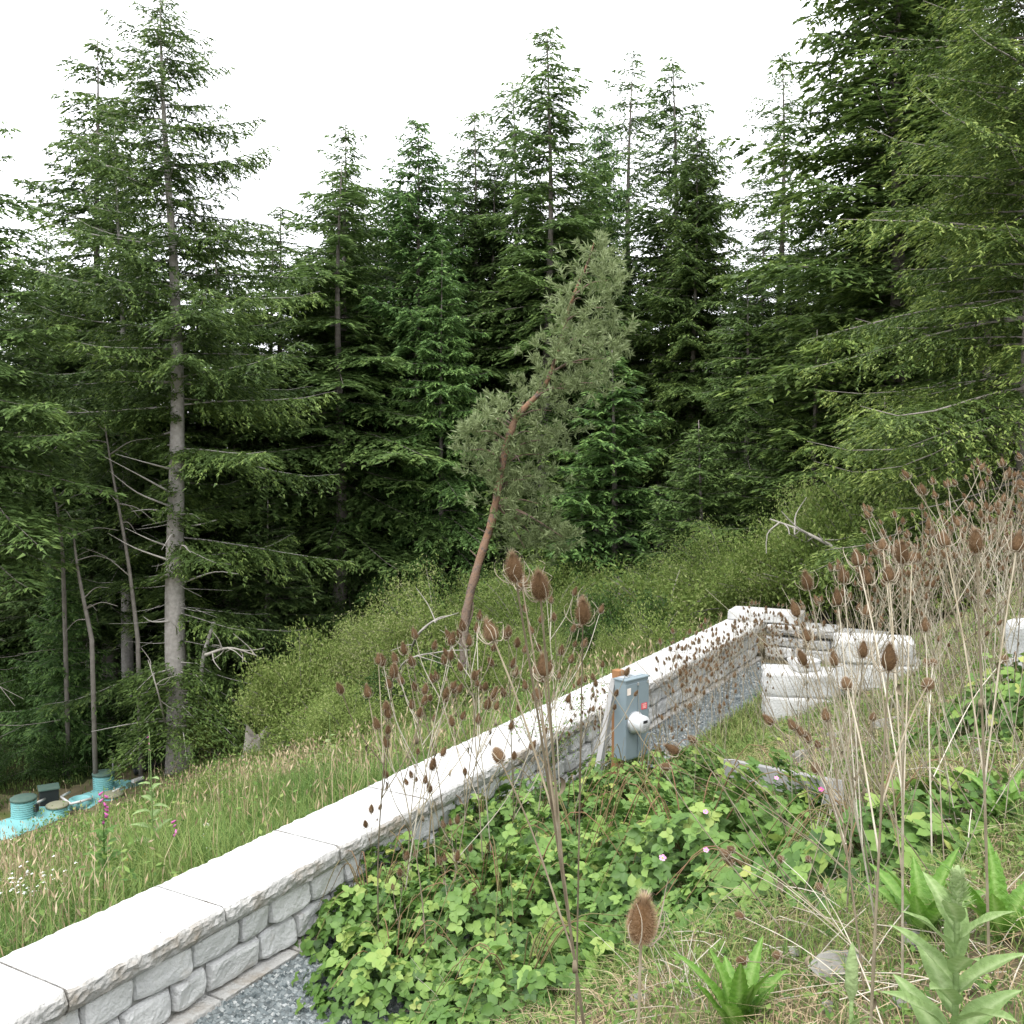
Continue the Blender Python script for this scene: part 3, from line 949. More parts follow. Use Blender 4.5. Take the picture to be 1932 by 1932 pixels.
put('full', 597, 100, 42, 'needles_bright', 'slim fresh green fir just behind the top of the leaning pine', .62)
put('sparse', 628, 48, 45, 'needles_olive', 'thin see-through conifer above the leaning pine', 1.1)
put('uneven', 676, 47, 42, 'needles_olive', 'pointed conifer with bare upper stem beyond the leaning pine', 1.0)
put('full', 692, 112, 38, 'needles_mid', 'full light green conifer below the pointed bare-stemmed one', .85)
put('sparse', 776, 48, 40, 'needles_olive', 'lone dark slender conifer standing in the sky gap', 1.15)
put('full', 890, -170, 29, 'needles_mid', 'massive dense dark conifer rising out of the frame', 1.3, rz=2.2)
put('full', 935, -60, 35, 'needles_dark', 'dark conifer standing right behind the massive one', 1.25, rz=4.0)
put('drape', 985, -10, 25, 'needles_mid', 'dark conifer squeezed between the massive one and the light-tipped spruce', .9)
# second rank, lower boughs and young trees seen in front of the trunks
put('drape', 442, 250, 35, 'needles_bright', 'low-boughed fir whose drooping green sprays hang behind the leaning pine', .85)
put('young', 612, 345, 32, 'needles_bright', 'bright young fir with level sprays between the pine and the dark wood', 1.25)
put('drape', 745, 255, 31, 'needles_olive', 'wide brownish green conifer with low boughs in front of the dark wood', 1.05)
put('young', 812, 330, 27, 'needles_mid', 'mid-sized conifer with stacked green boughs below the massive dark tree', 1.4)
put('young', 885, 395, 24, 'needles_tips', 'young conifer with pale tips behind the thicket of dry teasels', 1.5)
put('young', 60, 520, 31, 'needles_bright', 'dark bushy young conifer above the septic tanks', .8)
put('young', 268, 500, 33, 'needles_dark', 'shaded young fir just behind the tall grey-trunked spruce', 1.6)
put('drape', 235, 330, 36, 'needles_dark', 'dark drooping conifer behind the middle of the grey-trunked spruce', .9)
put('drape', 345, 330, 37, 'needles_olive', 'lower conifer with hanging boughs at the foot of the thin olive spire', .85)
put('young', 540, 420, 34, 'needles_mid', 'shaded young fir standing among bare trunks behind the leaning pine', 1.4)
put('young', 700, 420, 29, 'needles_olive', 'small conifer at the end of the shrub bank', 1.3)
# bare trunk in the shade of the left wood
put('tall', 126, 118, 34, 'needles_dark', 'straight bare grey trunk beside the tall spruce, green only at its top', 1.0, bark='bark_grey')

G = 'dark conifers in the back ranks of the forest'
MARKS = [(-22, 'the drooping conifer by the field'), (108, 'the pointed twin conifer'), (176, 'the tall spruce'), (270, 'the skyline gap'), (348, 'the thin olive spire'), (419, 'the broad bright fir'), (481, 'the lichen-grey topped conifer'),
         (547, 'the tallest centre spire'), (600, 'the leaning pine top'), (676, 'the bare-stemmed conifer'), (776, 'the lone slender conifer'), (893, 'the massive dense conifer'), (1010, 'the light-tipped spruce')]
USED = {}


def back_label(u, rank):
    mu, nm = min(MARKS, key=lambda q: abs(q[0] - u))
    t = f"dark conifer, {('front', 'middle', 'last')[rank]} back rank, {'left' if u < mu else 'right'} of {nm}"
    USED[t] = USED.get(t, 0) + 1
    return t if USED[t] == 1 else t.replace('conifer,', ('', '', 'conifer farther off,', 'conifer still farther off,')[min(3, USED[t])])
gb = np.random.default_rng(5)
kinds = ['full', 'ragged', 'uneven', 'tall', 'slim', 'narrow', 'uneven', 'full']
nd = ['needles_dark', 'needles_dark', 'needles_olive', 'needles_mid']
for rank, (d0, n, vlo, vhi) in enumerate(((39, 26, 130, 250), (46, 27, 160, 280), (54, 26, 200, 320))):
    for i in range(n):
        u = -140 + (1300) * (i + .5) / n + gb.uniform(-28, 28)
        put(kinds[gb.integers(8)], u, gb.uniform(vlo, vhi) - (60 if u > 850 else 0) + (45 if u < 330 or 700 < u < 850 else 0), d0 + gb.uniform(-3, 3), nd[gb.integers(4)], back_label(u, rank), gb.uniform(1.15, 1.7), G)

# the tall grey-trunked spruce (built for itself)
def hole_big(f, az, g):
    return (.05 < f < .9 and math.sin(az) < -.1 and g.random() < (.78 if f < .45 else .22)) or (f < .42 and g.random() < .3)


b = at(176, 512, 29)
zb_ = gz(b)
top_z = at(176, -30, 29)[2]
Hb = top_z - zb_
tr, cr = conifer(seed=41, H=Hb, rad=6.0, base=.12, whorl=.52, per=5, twig=.11, sprig=(.15, .047), spg=.038, droop=.2, up=.25, prof=.66, tip=.5, gap=.08, r0=.36, crook=.17, hole=hole_big, twl=.36)
big = thing('spruce_tree', 'tall spruce with stout grey trunk bare in places, at the edge of the field', 'tree', (b[0], b[1], zb_ - .2))
g4 = np.random.default_rng(44)
for q in range(16):   # stubs and dead limbs low on the trunk
    zq = g4.uniform(.6, 9)
    az = g4.uniform(-PI, .3)
    d = np.array([math.cos(az), math.sin(az), g4.uniform(-.1, .6)])
    p0 = np.array([0, 0, zq]) + d * .2
    L = g4.uniform(.6, 2.6)
    tr.add(*tube(spline([p0, p0 + d * L * .5 + g4.normal(0, .1, 3), p0 + d * L + [0, 0, g4.uniform(-.5, .3)]], 7), np.linspace(.035, .006, 8), 4, False), tint=1)
tr.add(*tube(spline([(.1, -.1, .2), (.55, -.1, 1.6), (.75, -.2, 3.4), (1.1, -.2, 4.6)], 12), np.linspace(.12, .05, 13), 7), tint=.7)
for zt_, n_, L_ in ((1.9, 10, 2.3), (3.0, 9, 1.7), (6.6, 6, .9), (8.0, 6, 1.0), (9.3, 5, .8), (10.8, 4, .7), (13.0, 4, .8)):
    for q in range(n_):      # short leafy boughs sprouting straight from the trunk on the field side
        az = g4.uniform(-PI * .95, -.05 * PI) if zt_ > 3.5 else g4.uniform(-PI, .2)
        dh = np.array([math.cos(az), math.sin(az), 0])
        L = L_ * g4.uniform(.55, 1.15)
        p0 = np.array([0, 0, zt_ + g4.normal(0, .3)])
        m_ = int(190 * L)
        u_ = g4.uniform(.2, 1, m_)
        lat = np.stack([-dh[1] * np.ones(m_), dh[0] * np.ones(m_), np.zeros(m_)], -1)
        P = p0 + dh * (L * u_)[:, None] + lat * (g4.normal(0, .3, m_) * L * (1.05 - u_ * .75))[:, None] + np.array([0, 0, 1]) * (.15 * u_ - .42 * u_ ** 2 + g4.normal(0, .09, m_))[:, None] * L
        D = unit(dh + lat * g4.normal(0, .6, m_)[:, None] + np.array([0, 0, -.35]) + g4.normal(0, .2, (m_, 3)))
        V, F = spikes(P, D, g4.normal(0, .5, (m_, 3)) + [0, 0, 1], g4.uniform(.10, .20, m_), g4.uniform(.04, .07, m_))
        cr.add(V, F, np.repeat(np.clip(g4.normal(.5, .2, m_), 0, 1), 3))
        tr.add(*tube([p0, p0 + dh * L * .5, p0 + dh * L * .95 + [0, 0, -.25 * L]], [.025, .015, .005], 4, False), tint=.8)
tr.obj('trunk', M['bark_grey'], big, True)
cr.obj('crown', M['needles_mid'], big)
# the light-tipped spruce on the bank (nearest tree)
b = at(1020, 512, 17.5)
zb_ = gz(b)
Hb = at(1020, -160, 17.5)[2] - zb_
tr, cr = conifer(seed=51, H=Hb, rad=4.3, base=.03, whorl=.42, per=6, twig=.10, sprig=(.10, .030), spg=.027, droop=.24, up=.3, prof=.55, tip=.65, gap=.10, twl=.40)
nt_ = thing('spruce_tree', 'near spruce with pale fresh tips leaning in over the teasel bank', 'tree', (b[0], b[1], zb_ - .2))
tr.obj('trunk', M['bark_dark'], nt_, True)
cr.obj('crown', M['needles_tips'], nt_)

# leaning pine
pb_ = ground(465, 690)
dp = 20.5
pl = [at(465, 700, dp), at(464, 660, dp), at(466, 615, dp), at(478, 565, dp), at(492, 520, dp), at(503, 460, dp), at(513, 425, dp), at(521, 412, dp), at(545, 385, dp), at(560, 345, dp), at(572, 300, dp), at(588, 262, dp), at(594, 243, dp)]
pl[0][2] = gz(pl[0]) - .1
pine = thing('pine_tree', 'leaning orange-barked pine with grey-green tufted crown, alone in front of the forest', 'tree', pl[0])
pth = spline([p - pl[0] for p in pl], 130)
rad = np.interp(np.linspace(0, 1, len(pth)), [0, .25, .55, .8, 1], [.10, .085, .065, .03, .010])
tint = np.interp(np.linspace(0, 1, len(pth)), [0, .12, .3, 1], [0, .1, .75, .9])
ptr = MB()
V, F = tube(pth, rad * (1 + .05 * np.sin(np.arange(len(pth)) * .9)), 12)
ptr.add(V, F, np.append(np.repeat(tint, 12), [.5, .5]))
gp = np.random.default_rng(61)
ptr.v[-1] = ptr.v[-1] + gp.normal(0, .0055, ptr.v[-1].shape)
Ps, Ds, Ls, Ts = [], [], [], []
pk = lambda u, v: at(u, v, dp) - pl[0]
# clump centres traced from the crown: (u, v, radius in px)
clumps = [(594, 255, 14), (588, 275, 22), (606, 285, 20), (580, 300, 24), (603, 310, 22), (568, 330, 26), (592, 338, 26), (612, 345, 22), (556, 358, 26), (580, 365, 24),
          (604, 362, 18), (540, 385, 24), (565, 390, 24), (590, 385, 22), (525, 402, 22), (552, 410, 22), (500, 412, 16), (484, 420, 16), (476, 432, 14), (470, 450, 13),
          (492, 440, 16), (536, 432, 20), (558, 440, 18), (520, 450, 20), (500, 458, 16), (545, 455, 18), (480, 470, 15), (505, 478, 18), (528, 480, 18), (545, 478, 14),
          (495, 500, 16), (518, 502, 18), (540, 505, 16), (530, 525, 18), (510, 525, 14), (550, 530, 16), (540, 548, 18), (560, 548, 14), (525, 550, 14), (566, 540, 10)]
pos_on = lambda v: pth[np.argmin(np.abs((pth + pl[0])[:, 2] - at(500, v, dp)[2]))]
for (u, v, r) in clumps:
    dep = (gp.uniform(-.9, -.1) if v < 395 else gp.uniform(-.3, .3)) if u < 520 or v < 395 else gp.uniform(.15, 1.0)
    cpos = pk(u, v) + np.array([0, dep, 0])
    root = pos_on(min(v + 10, 505))
    ptr.add(*tube(spline([root, (root + cpos) / 2 + [0, 0, .1], cpos], 6), np.linspace(.03, .008, 7), 4, False), tint=.35)
    rm = r * dp / 1000
    n = int(9 + r * .55)
    for q in range(n):
        o = gp.normal(0, .48, 3) * rm * np.array([1, 1.5, .7])
        p = cpos + o
        d0 = unit(o + np.array([0, 0, .5 * rm]) + gp.normal(0, .2, 3) * rm)
        m = 26
        dd = unit(d0[None] * .8 + gp.normal(0, .55, (m, 3)))
        tw = gp.uniform(0, .22, m)
        Ps.append(p[None] + d0[None] * tw[:, None]); Ds.append(dd)
        Ls.append(gp.uniform(.11, .20, m)); Ts.append(np.clip(gp.normal(.42 if v < 470 else .30, .16, m) + (tw > .16) * .25, 0, 1))
P, D = np.concatenate(Ps), np.concatenate(Ds)
V, F = diamonds(P, D, gp.normal(0, 1, P.shape), np.concatenate(Ls), .026)
MB().add(V, F, np.repeat(np.concatenate(Ts), 4)).obj('crown', M['needles_pine'], pine)
for pts, r in (([pk(516, 428), pk(505, 420), pk(492, 418)], .035), ([pk(521, 412), pk(528, 405)], .03), ([pk(463, 640), pk(472, 615), pk(473, 602)], .03), ([pk(490, 535), pk(478, 528)], .02), ([pk(480, 560), pk(470, 550)], .02), ([pk(500, 452), pk(515, 455), pk(520, 462)], .025)):
    ptr.add(*tube(spline(pts, 6), np.linspace(r, r * .4, len(spline(pts, 6))), 6), tint=.2)
ptr.obj('trunk', M['bark_pine'], pine, True)

# bare grey saplings and snags at the dark left edge
gs_ = np.random.default_rng(71)
for i, (pts, lab) in enumerate((
        ([(64, 590), (62, 545), (56, 500), (48, 455)], 'bare grey sapling with arching limbs at the dark edge of the wood'),
        ([(138, 640), (128, 560), (112, 470), (104, 420)], 'thin bare trunk leaning between the grey sapling and the straight trunk'),
        ([(92, 640), (78, 570), (72, 520)], 'broken lichened snag in front of the dark wood'))):
    d = 30 - i
    P = spline([at(u, v, d) for u, v in pts], 12)
    base = P[0].copy()
    base[2] = gz(base)
    P = np.vstack([base, P])
    o = thing('bare_sapling', lab, 'tree', base)
    mb = MB().add(*tube(P - base, np.linspace(.07, .02, len(P)), 7), tint=.3)
    for q in range(9):
        k_ = gs_.integers(3, len(P))
        p0 = P[k_] - base
        dd = np.array([gs_.choice([-1, 1]) * gs_.uniform(.6, 1), gs_.uniform(-.6, .3), gs_.uniform(-.3, .7)])
        L = gs_.uniform(.6, 1.8)
        mb.add(*tube(spline([p0, p0 + dd * L * .5 + [0, 0, .1], p0 + dd * L + [0, 0, -.1]], 7), np.linspace(.022, .006, 8), 4, False), tint=.6)
    mb.obj('trunk', M['deadwood'], o, True)

# ------------------------------------------------------------------ shrubs
def shrub(seed, rad, H, nst, nl, leaf=(.072, .031), pan=0.0, spread=.22, t0=.32):
    g = np.random.default_rng(seed)
    st_, lf = MB(), MB()
    az = g.uniform(0, 2 * PI, nst)
    ln = g.uniform(.35, 1, nst) ** .7
    ends = np.stack([np.cos(az) * rad * ln, np.sin(az) * rad * ln, H * np.sqrt(np.maximum(0, 1 - .8 * ln ** 2)) * g.uniform(.55, 1.25, nst) * (1 + .25 * np.sin(az * 3 + seed))], -1)
    ctr = ends * np.array([.35, .35, .75]) + g.normal(0, .1, (nst, 3))
    bez = lambda j, u: (2 * u * (1 - u))[:, None] * ctr[j] + (u ** 2)[:, None] * ends[j]
    for j in range(nst):
        st_.add(*tube(bez(np.full(6, j), np.linspace(0, 1, 6)), np.linspace(.018, .004, 6), 3, False), tint=.3)
    j = g.integers(0, nst, nl)
    u = g.uniform(.25, 1, nl) ** .7
    P = bez(j, u) + g.normal(0, 1, (nl, 3)) * spread * np.array([1, 1, .8])
    P[:, 2] = np.maximum(P[:, 2], .03)
    D = unit(ends[j] * .4 + g.normal(0, 1, (nl, 3)) * rad * .5 + np.array([0, 0, .2]))
    N = g.normal(0, .6, (nl, 3)) + [0, 0, 1]
    V, F = diamonds(P, D, N, leaf[0] * g.uniform(.6, 1.4, nl), leaf[1] * g.uniform(.7, 1.3, nl))
    lf.add(V, F, np.repeat(np.clip(g.normal(t0, .13, nl), 0, 1), 4))
    if pan:                                       # feathery cream flower sprays at the shoot ends
        m = int(nl * pan)
        jj = g.integers(0, nst, m)
        P = bez(jj, g.uniform(.8, 1.06, m)) + g.normal(0, 1, (m, 3)) * spread * .75 + [0, 0, .05]
        D = unit(g.normal(0, 1, (m, 3)) + [0, 0, -.1])
        V, F = diamonds(P, D, g.normal(0, 1, (m, 3)), .065 * g.uniform(.6, 1.5, m), .018)
        lf.add(V, F, np.repeat(np.clip(g.normal(.68, .12, m), 0, 1), 4))
    return st_.mesh('stems', M['bark_dark'], True), lf


SH = {}
for kind, mt, a in (('pale', 'shrub_leaf', dict(seed=81, rad=2.3, H=2.5, nst=90, nl=30000, pan=.2)),
                    ('pale_b', 'shrub_leaf', dict(seed=82, rad=2.6, H=2.2, nst=95, nl=30000, pan=.18)),
                    ('leafy', 'shrub_leaf', dict(seed=83, rad=2.0, H=2.0, nst=70, nl=24000, pan=.04, leaf=(.08, .04))),
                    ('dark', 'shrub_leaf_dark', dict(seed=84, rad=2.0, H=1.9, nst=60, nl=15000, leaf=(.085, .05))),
                    ('low', 'shrub_leaf', dict(seed=85, rad=1.2, H=.9, nst=40, nl=5000, pan=.1, leaf=(.07, .04)))):
    s_m, l_m = shrub(**a)
    SH[kind] = (s_m, l_m.mesh('foliage', M[mt]))


def bush(kind, label, p, scale=1.0, group=None, rz=None, zs=1.0, name='shrub'):
    o = thing(name, label, 'shrub', (p[0], p[1], gz(p) - .05), R.uniform(0, 6.28) if rz is None else rz, group)
    o.scale = (scale, scale, scale * zs)
    link('stems', SH[kind][0], o)
    link('foliage', SH[kind][1], o)
    return o


def bush_top(kind, label, u, vtop, d, Hk, wide=1.0, group=None):
    p = at(u, 512, d)
    h = at(u, vtop, d)[2] - gz(p)
    s = max(.35, h / Hk)
    o = bush(kind, label, p, 1, group)
    o.scale = (s * wide, s * wide, s)
    return o


GE = 'leafy weed clumps along the upper edge of the field'
for u, v, d, lab in ((318, 722, 20.5, 'bushy weeds between the stump and the pine'),
                     (372, 705, 19.5, 'weed clump before the pale shrubs, left of the pine'), (405, 690, 19, 'tall weed clump nearest the pine on its left'), (295, 690, 24, 'yellow-green bush at the shrub edge behind the stump'),
                     (350, 672, 23, 'low bush below the thin olive spire'), (436, 672, 21.5, 'low bush at the very foot of the leaning pine'), (500, 662, 20, 'low bush right of the pine foot'), (250, 778, 16, 'weed clump in mid-field below the stump'),
                     (345, 738, 15, 'green weeds halfway between stump and coping'), (205, 786, 18, 'weed clump right of the pale mullein spike'), (580, 640, 19, 'low bush behind the coping near the meter'), (660, 622, 19, 'low green bush over the far coping'), (255, 712, 25, 'green bush between stump and tall spruce')):
    p_ = ground(u, v + 12)
    p_ = at(u, 512, min(d, p_[1] + 3))
    h_ = max(.35, at(u, v - 10, p_[1])[2] - gz(p_))
    o_ = bush('low', lab, p_, 1, GE)
    h_ = min(h_, .95 if v < 700 else .6) * R.uniform(.75, 1.1)
    o_.scale = (h_ * .75, h_ * .75, h_)
wc = ground(20, 925)
o_ = bush('low', 'green clump dotted with tiny white daisies by the near coping', wc, .42, None, None, 1.2, 'daisy_clump')
gd = np.random.default_rng(77)
Pd = np.stack([gd.normal(0, .5, 70), gd.normal(0, .5, 70), gd.uniform(.75, 1.15, 70)], -1)
mbd = MB()
for q in range(3):
    V, F = diamonds(Pd, np.array([math.cos(q * 2.1), math.sin(q * 2.1), .1]) + gd.normal(0, .1, Pd.shape), np.array([0, -.5, 1.]) + 0 * Pd, .06, .045)
    mbd.add(V, F)
tag(mbd.obj('daisies', M['white_petal'], o_), kind='stuff')

GS = 'pale flowering shrubs between the wall and the forest'
for (k, u, v, d, wide, lab) in (
        ('pale', 393, 618, 26, 1.0, 'pale feathery shrub left of the leaning pine, nearest the grey tree stump'),
        ('pale_b', 440, 592, 27, 1.0, 'rounded pale flowering shrub right behind the foot of the leaning pine'),
        ('pale', 488, 578, 27, 1.0, 'tall pale shrub whose top shows just past the leaning pine trunk'),
        ('pale_b', 535, 590, 25, 1.0, 'pale shrub behind the two tallest near teasel heads'),
        ('pale', 585, 590, 25, 1.05, 'pale green shrub behind the lone upright teasel head'),
        ('pale_b', 640, 578, 26, 1.1, 'tan-topped shrub behind the meter cabinet'),
        ('pale', 690, 566, 26, 1.0, 'tan-topped shrub above the far stretch of coping'),
        ('pale_b', 735, 548, 24, 1.0, 'tall tan-green shrub behind the loose coping block'),
        ('leafy', 560, 565, 31, 1.0, 'fresh green leafy bush at the edge of the dark wood past the pine'),
        ('leafy', 782, 520, 21, .9, 'green shrub on the rise beyond the return wall'),
        ('pale', 832, 500, 20, .9, 'yellow-green shrub on the rise below the massive conifer'),
        ('leafy', 880, 492, 19, .9, 'yellow-green shrub beside the upper edge of the teasel thicket'),
        ('leafy', 930, 500, 18, .9, 'green shrub under the light-tipped spruce'),
        ('leafy', 340, 612, 28, .9, 'green bush right of the tall spruce foot'),
        ('leafy', 300, 640, 26, .8, 'yellow-green bush above the grey stump'),
        ('leafy', 620, 640, 17.8, .6, 'bush just over the coping behind the meter cabinet'),
        ('pale_b', 545, 650, 18.5, .7, 'shrub just over the coping behind the tall near teasels'),
        ('leafy', 215, 700, 29, .8, 'green bush round the foot of the tall grey-trunked spruce'),
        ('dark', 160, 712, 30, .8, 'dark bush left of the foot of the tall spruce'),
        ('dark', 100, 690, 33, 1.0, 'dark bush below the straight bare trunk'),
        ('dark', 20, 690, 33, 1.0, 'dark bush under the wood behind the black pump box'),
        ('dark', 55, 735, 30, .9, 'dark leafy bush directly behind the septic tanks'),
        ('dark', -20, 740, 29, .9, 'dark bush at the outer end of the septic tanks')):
    Hk = {'pale': 2.6, 'pale_b': 2.3, 'leafy': 2.1, 'dark': 2.0}[k]
    bush_top(k, lab, u, v + R.uniform(-14, 16), d, Hk, wide * (.92 if k != 'dark' else 1), GS if k.startswith('pale') else None)
gsat = np.random.default_rng(19)
for q in range(34):
    u = 300 + 470 * q / 33 + gsat.uniform(-12, 12)
    d = gsat.uniform(19.5, 25) if u < 560 else gsat.uniform(20, 24)
    kk = ('leafy', 'low', 'dark', 'pale', 'leafy')[q % 5]
    p_ = at(u, 512, d)
    if float(st(p_[0], p_[1])[0]) < 2.2:
        continue
    h_ = gsat.uniform(.45, 1.5)
    nm_ = min(MARKS, key=lambda m_: abs(m_[0] - u))[1]
    look = {'leafy': 'fresh green', 'low': 'low pale-green', 'dark': 'dark green', 'pale': 'feathery pale'}[kk]
    o_ = bush(kk, f'{look} scrub bush behind the wall, below {nm_}', p_, 1, 'scrub bushes before the pale shrubs')
    f_ = h_ / {'leafy': 2.1, 'low': .9, 'dark': 2.0, 'pale': 2.6}[kk]
    o_.scale = (f_ * gsat.uniform(.8, 1.2), f_ * gsat.uniform(.8, 1.2), f_)
gu = np.random.default_rng(9)


def under_label(u):
    mu, nm = min(MARKS, key=lambda q: abs(q[0] - u))
    t = f"shaded bush deep in wood, {'left' if u < mu else 'right'} below {nm}"
    USED[t] = USED.get(t, 0) + 1
    return t if USED[t] == 1 else t.replace('bush deep', 'bush one farther deep' if USED[t] == 2 else 'bush two farther deep')


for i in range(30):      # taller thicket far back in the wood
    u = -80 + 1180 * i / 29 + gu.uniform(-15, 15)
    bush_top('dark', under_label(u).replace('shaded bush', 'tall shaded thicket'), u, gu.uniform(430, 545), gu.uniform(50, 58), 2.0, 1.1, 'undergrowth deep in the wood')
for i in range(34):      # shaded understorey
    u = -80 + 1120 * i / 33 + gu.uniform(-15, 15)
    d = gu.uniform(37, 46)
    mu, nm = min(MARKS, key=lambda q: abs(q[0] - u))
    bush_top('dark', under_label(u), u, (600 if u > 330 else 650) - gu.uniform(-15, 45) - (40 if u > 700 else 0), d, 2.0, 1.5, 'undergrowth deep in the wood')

# ------------------------------------------------------------------ teasels
def head_mesh(n_sp, seed, rings=9, k=12, sp_len=.010, sp_w=.0016, t0=0.0):
    g = np.random.default_rng(seed)
    L, r = .070, .0185
    u = np.linspace(0, 1, rings)
    prof = np.stack([r * np.sin(np.clip(u * .94 + .05, 0, 1) ** .82 * PI) ** .62, u * L], -1)
    prof[0, 0], prof[-1, 0] = .004, .002
    mb = MB()
    V, F = lathe(prof, k)
    mb.add(V, F, np.clip(.30 + t0 + g.normal(0, .07, len(V)), 0, 1))
    q = (np.arange(n_sp) + .5) / n_sp
    th = np.arange(n_sp) * 2.399963
    pr = np.interp(q, u, prof[:, 0])
    P = np.stack([pr * np.cos(th), pr * np.sin(th), q * L], -1)
    out = np.stack([np.cos(th), np.sin(th), 0 * q], -1)
    upw = np.interp(q, [0, .15, .5, .85, 1], [-.35, .15, .45, .9, 2.5])
    D = unit(out + np.array([0, 0, 1]) * upw[:, None] + g.normal(0, .12, (n_sp, 3)))
    ln = sp_len * g.uniform(.7, 1.25, n_sp) * np.interp(q, [0, .88, 1], [.9, 1, 1.9])
    S = unit(np.cross(D, out + [0, 0, .3]))
    V = np.stack([P - S * sp_w / 2, P + S * sp_w / 2, P + D * ln[:, None]], 1)
    base_t = np.clip(.38 + t0 + g.normal(0, .08, n_sp), 0, 1)
    tip_t = np.interp(q, [0, .9, 1], [.62 + t0, .62 + t0, 1])
    T = np.stack([base_t, base_t, tip_t], 1)
    mb.add(V, np.arange(n_sp * 3).reshape(-1, 3), T.ravel())
    return mb.mesh('seed_head', M['teasel_head_near'] if n_sp > 1000 else M['teasel_head'], n_sp > 150)


def bract_path(L, spread, g):
    return spline([(.003, 0, .001), (.020 + spread * .3, 0, -.003), (.030 + spread, g.normal(0, .004), L * .35), (.030 + spread * 1.2, g.normal(0, .006), L * .75), (.024 + spread, g.normal(0, .006), L)], 8)


def bract_single(seed):
    g = np.random.default_rng(seed)
    p = bract_path(g.uniform(.05, .10), g.uniform(0, .026), g)
    return MB().add(*tube(p, np.interp(np.linspace(0, 1, len(p)), [0, .5, 1], [.0019, .0015, .0005]), 4, False)).mesh('bract', M['teasel_bract'], True)


def bracts_joined(seed, r=1.0):
    g = np.random.default_rng(seed)
    mb = MB()
    for q in range(7):
        p = bract_path(g.uniform(.03, .075), g.uniform(-.004, .010), g)
        a = 2 * PI * q / 7 + g.normal(0, .3)
        c, s = math.cos(a), math.sin(a)
        p = np.stack([p[:, 0] * c - p[:, 1] * s, p[:, 0] * s + p[:, 1] * c, p[:, 2]], -1)[::2]
        mb.add(*tube(p, np.linspace(.0017, .0006, len(p)) * r, 3, False))
    return mb.mesh('bracts', M['teasel_bract'], True)


HEADS = {'hero': head_mesh(2400, 1, 20, 24, .0120, .0010, .10), 'near': head_mesh(700, 2, 13, 16, .011, .0012), 'mid': head_mesh(130, 3, 8, 9, .010, .0030), 'low': head_mesh(46, 4, 6, 7, .010, .005)}
BR1 = [bract_single(q) for q in range(5)]
BRJ = {'near': [bracts_joined(20 + q, 1.0) for q in range(3)], 'mid': [bracts_joined(30 + q, 1.6) for q in range(2)]}


def add_head(parent, pos, d, lod, s, g):
    rot = Vector(d).to_track_quat('Z', 'Y')
    h = link('seed_head', HEADS[lod], parent, [float(c) for c in pos], None, s)
    h.rotation_mode = 'XYZ'
    h.rotation_euler = rot.to_euler()
    if lod in ('hero',) or (lod == 'near' and s > .93):
        for q in range(7):
            link('bract', BR1[g.integers(5)], h, None, (0, 0, 2 * PI * q / 7 + g.normal(0, .3)), float(g.uniform(.7, 1.15)))
    elif lod != 'low':
        tag(link('bracts', BRJ[lod][g.integers(len(BRJ[lod]))], h, None, (0, 0, g.uniform(0, 6))), kind='stuff')
    return h


def dead_leaf(g, p, d, L):
    """curled dry leaf hanging from a stem node"""
    n = 7
    u = np.linspace(0, 1, n)
    a = u * g.uniform(2.0, 3.6)
    x = np.cumsum(np.cos(a)) * L / n
    z = -np.cumsum(np.sin(a)) * L / n
    w = .085 * L * np.sin(np.clip(u * .9 + .1, 0, 1) * PI) + .002
    side = unit(np.cross(d, [0, 0, 1]))
    c = p[None] + np.asarray(d)[None] * x[:, None] + np.array([0, 0, 1])[None] * z[:, None]
    V = np.stack([c - side * w[:, None], c + side * w[:, None]], 1)
    return V, grid_faces(n, 2)


def teasel(label, base, stems, heads, lod='near', group=None, seed=0, r=.0045, k=6, leaves=2, name='teasel', tone=.5):
    """stems: lists of world points; heads: (point, direction, size)."""
    g = np.random.default_rng(1000 + seed)
    base = np.asarray(base, float)
    o = thing(name, label, 'teasel', base, 0, group)
    mb = MB()
    for i, s in enumerate(stems):
        p = spline([np.asarray(q) - base for q in s], 12)
        rr = np.linspace(r * (1 if i == 0 else .6), r * .5, len(p))
        if k > 4:
            rr = rr * (1 + .22 * (np.arange(len(p)) % 5 == 0))
        mb.add(*tube(p, rr, k, False), tint=np.repeat(np.clip(g.normal(tone, .2) + np.linspace(.1, -.1, len(p)), 0, 1), k))
        if leaves and i < leaves:
            j = int(len(p) * g.uniform(.25, .7))
            a = g.uniform(0, 6.28)
            mb.add(*dead_leaf(g, p[j], np.array([math.cos(a), math.sin(a), 0]), g.uniform(.04, .09)), tint=.12)
    tag(mb.obj('stem', M['teasel_stem'], o, True))
    for p, d, s in heads:
        add_head(o, np.asarray(p) - base, d, lod, s, g)
    return o


def Z1(x, y):      # zoom of the right middle, in px of that crop -> frame px
    return (1286 + x * .33437) * K, (646 + y * .33437) * K


def Z3(x, y):
    return (1286 + x * .33437) * K, (1286 + y * .33437) * K


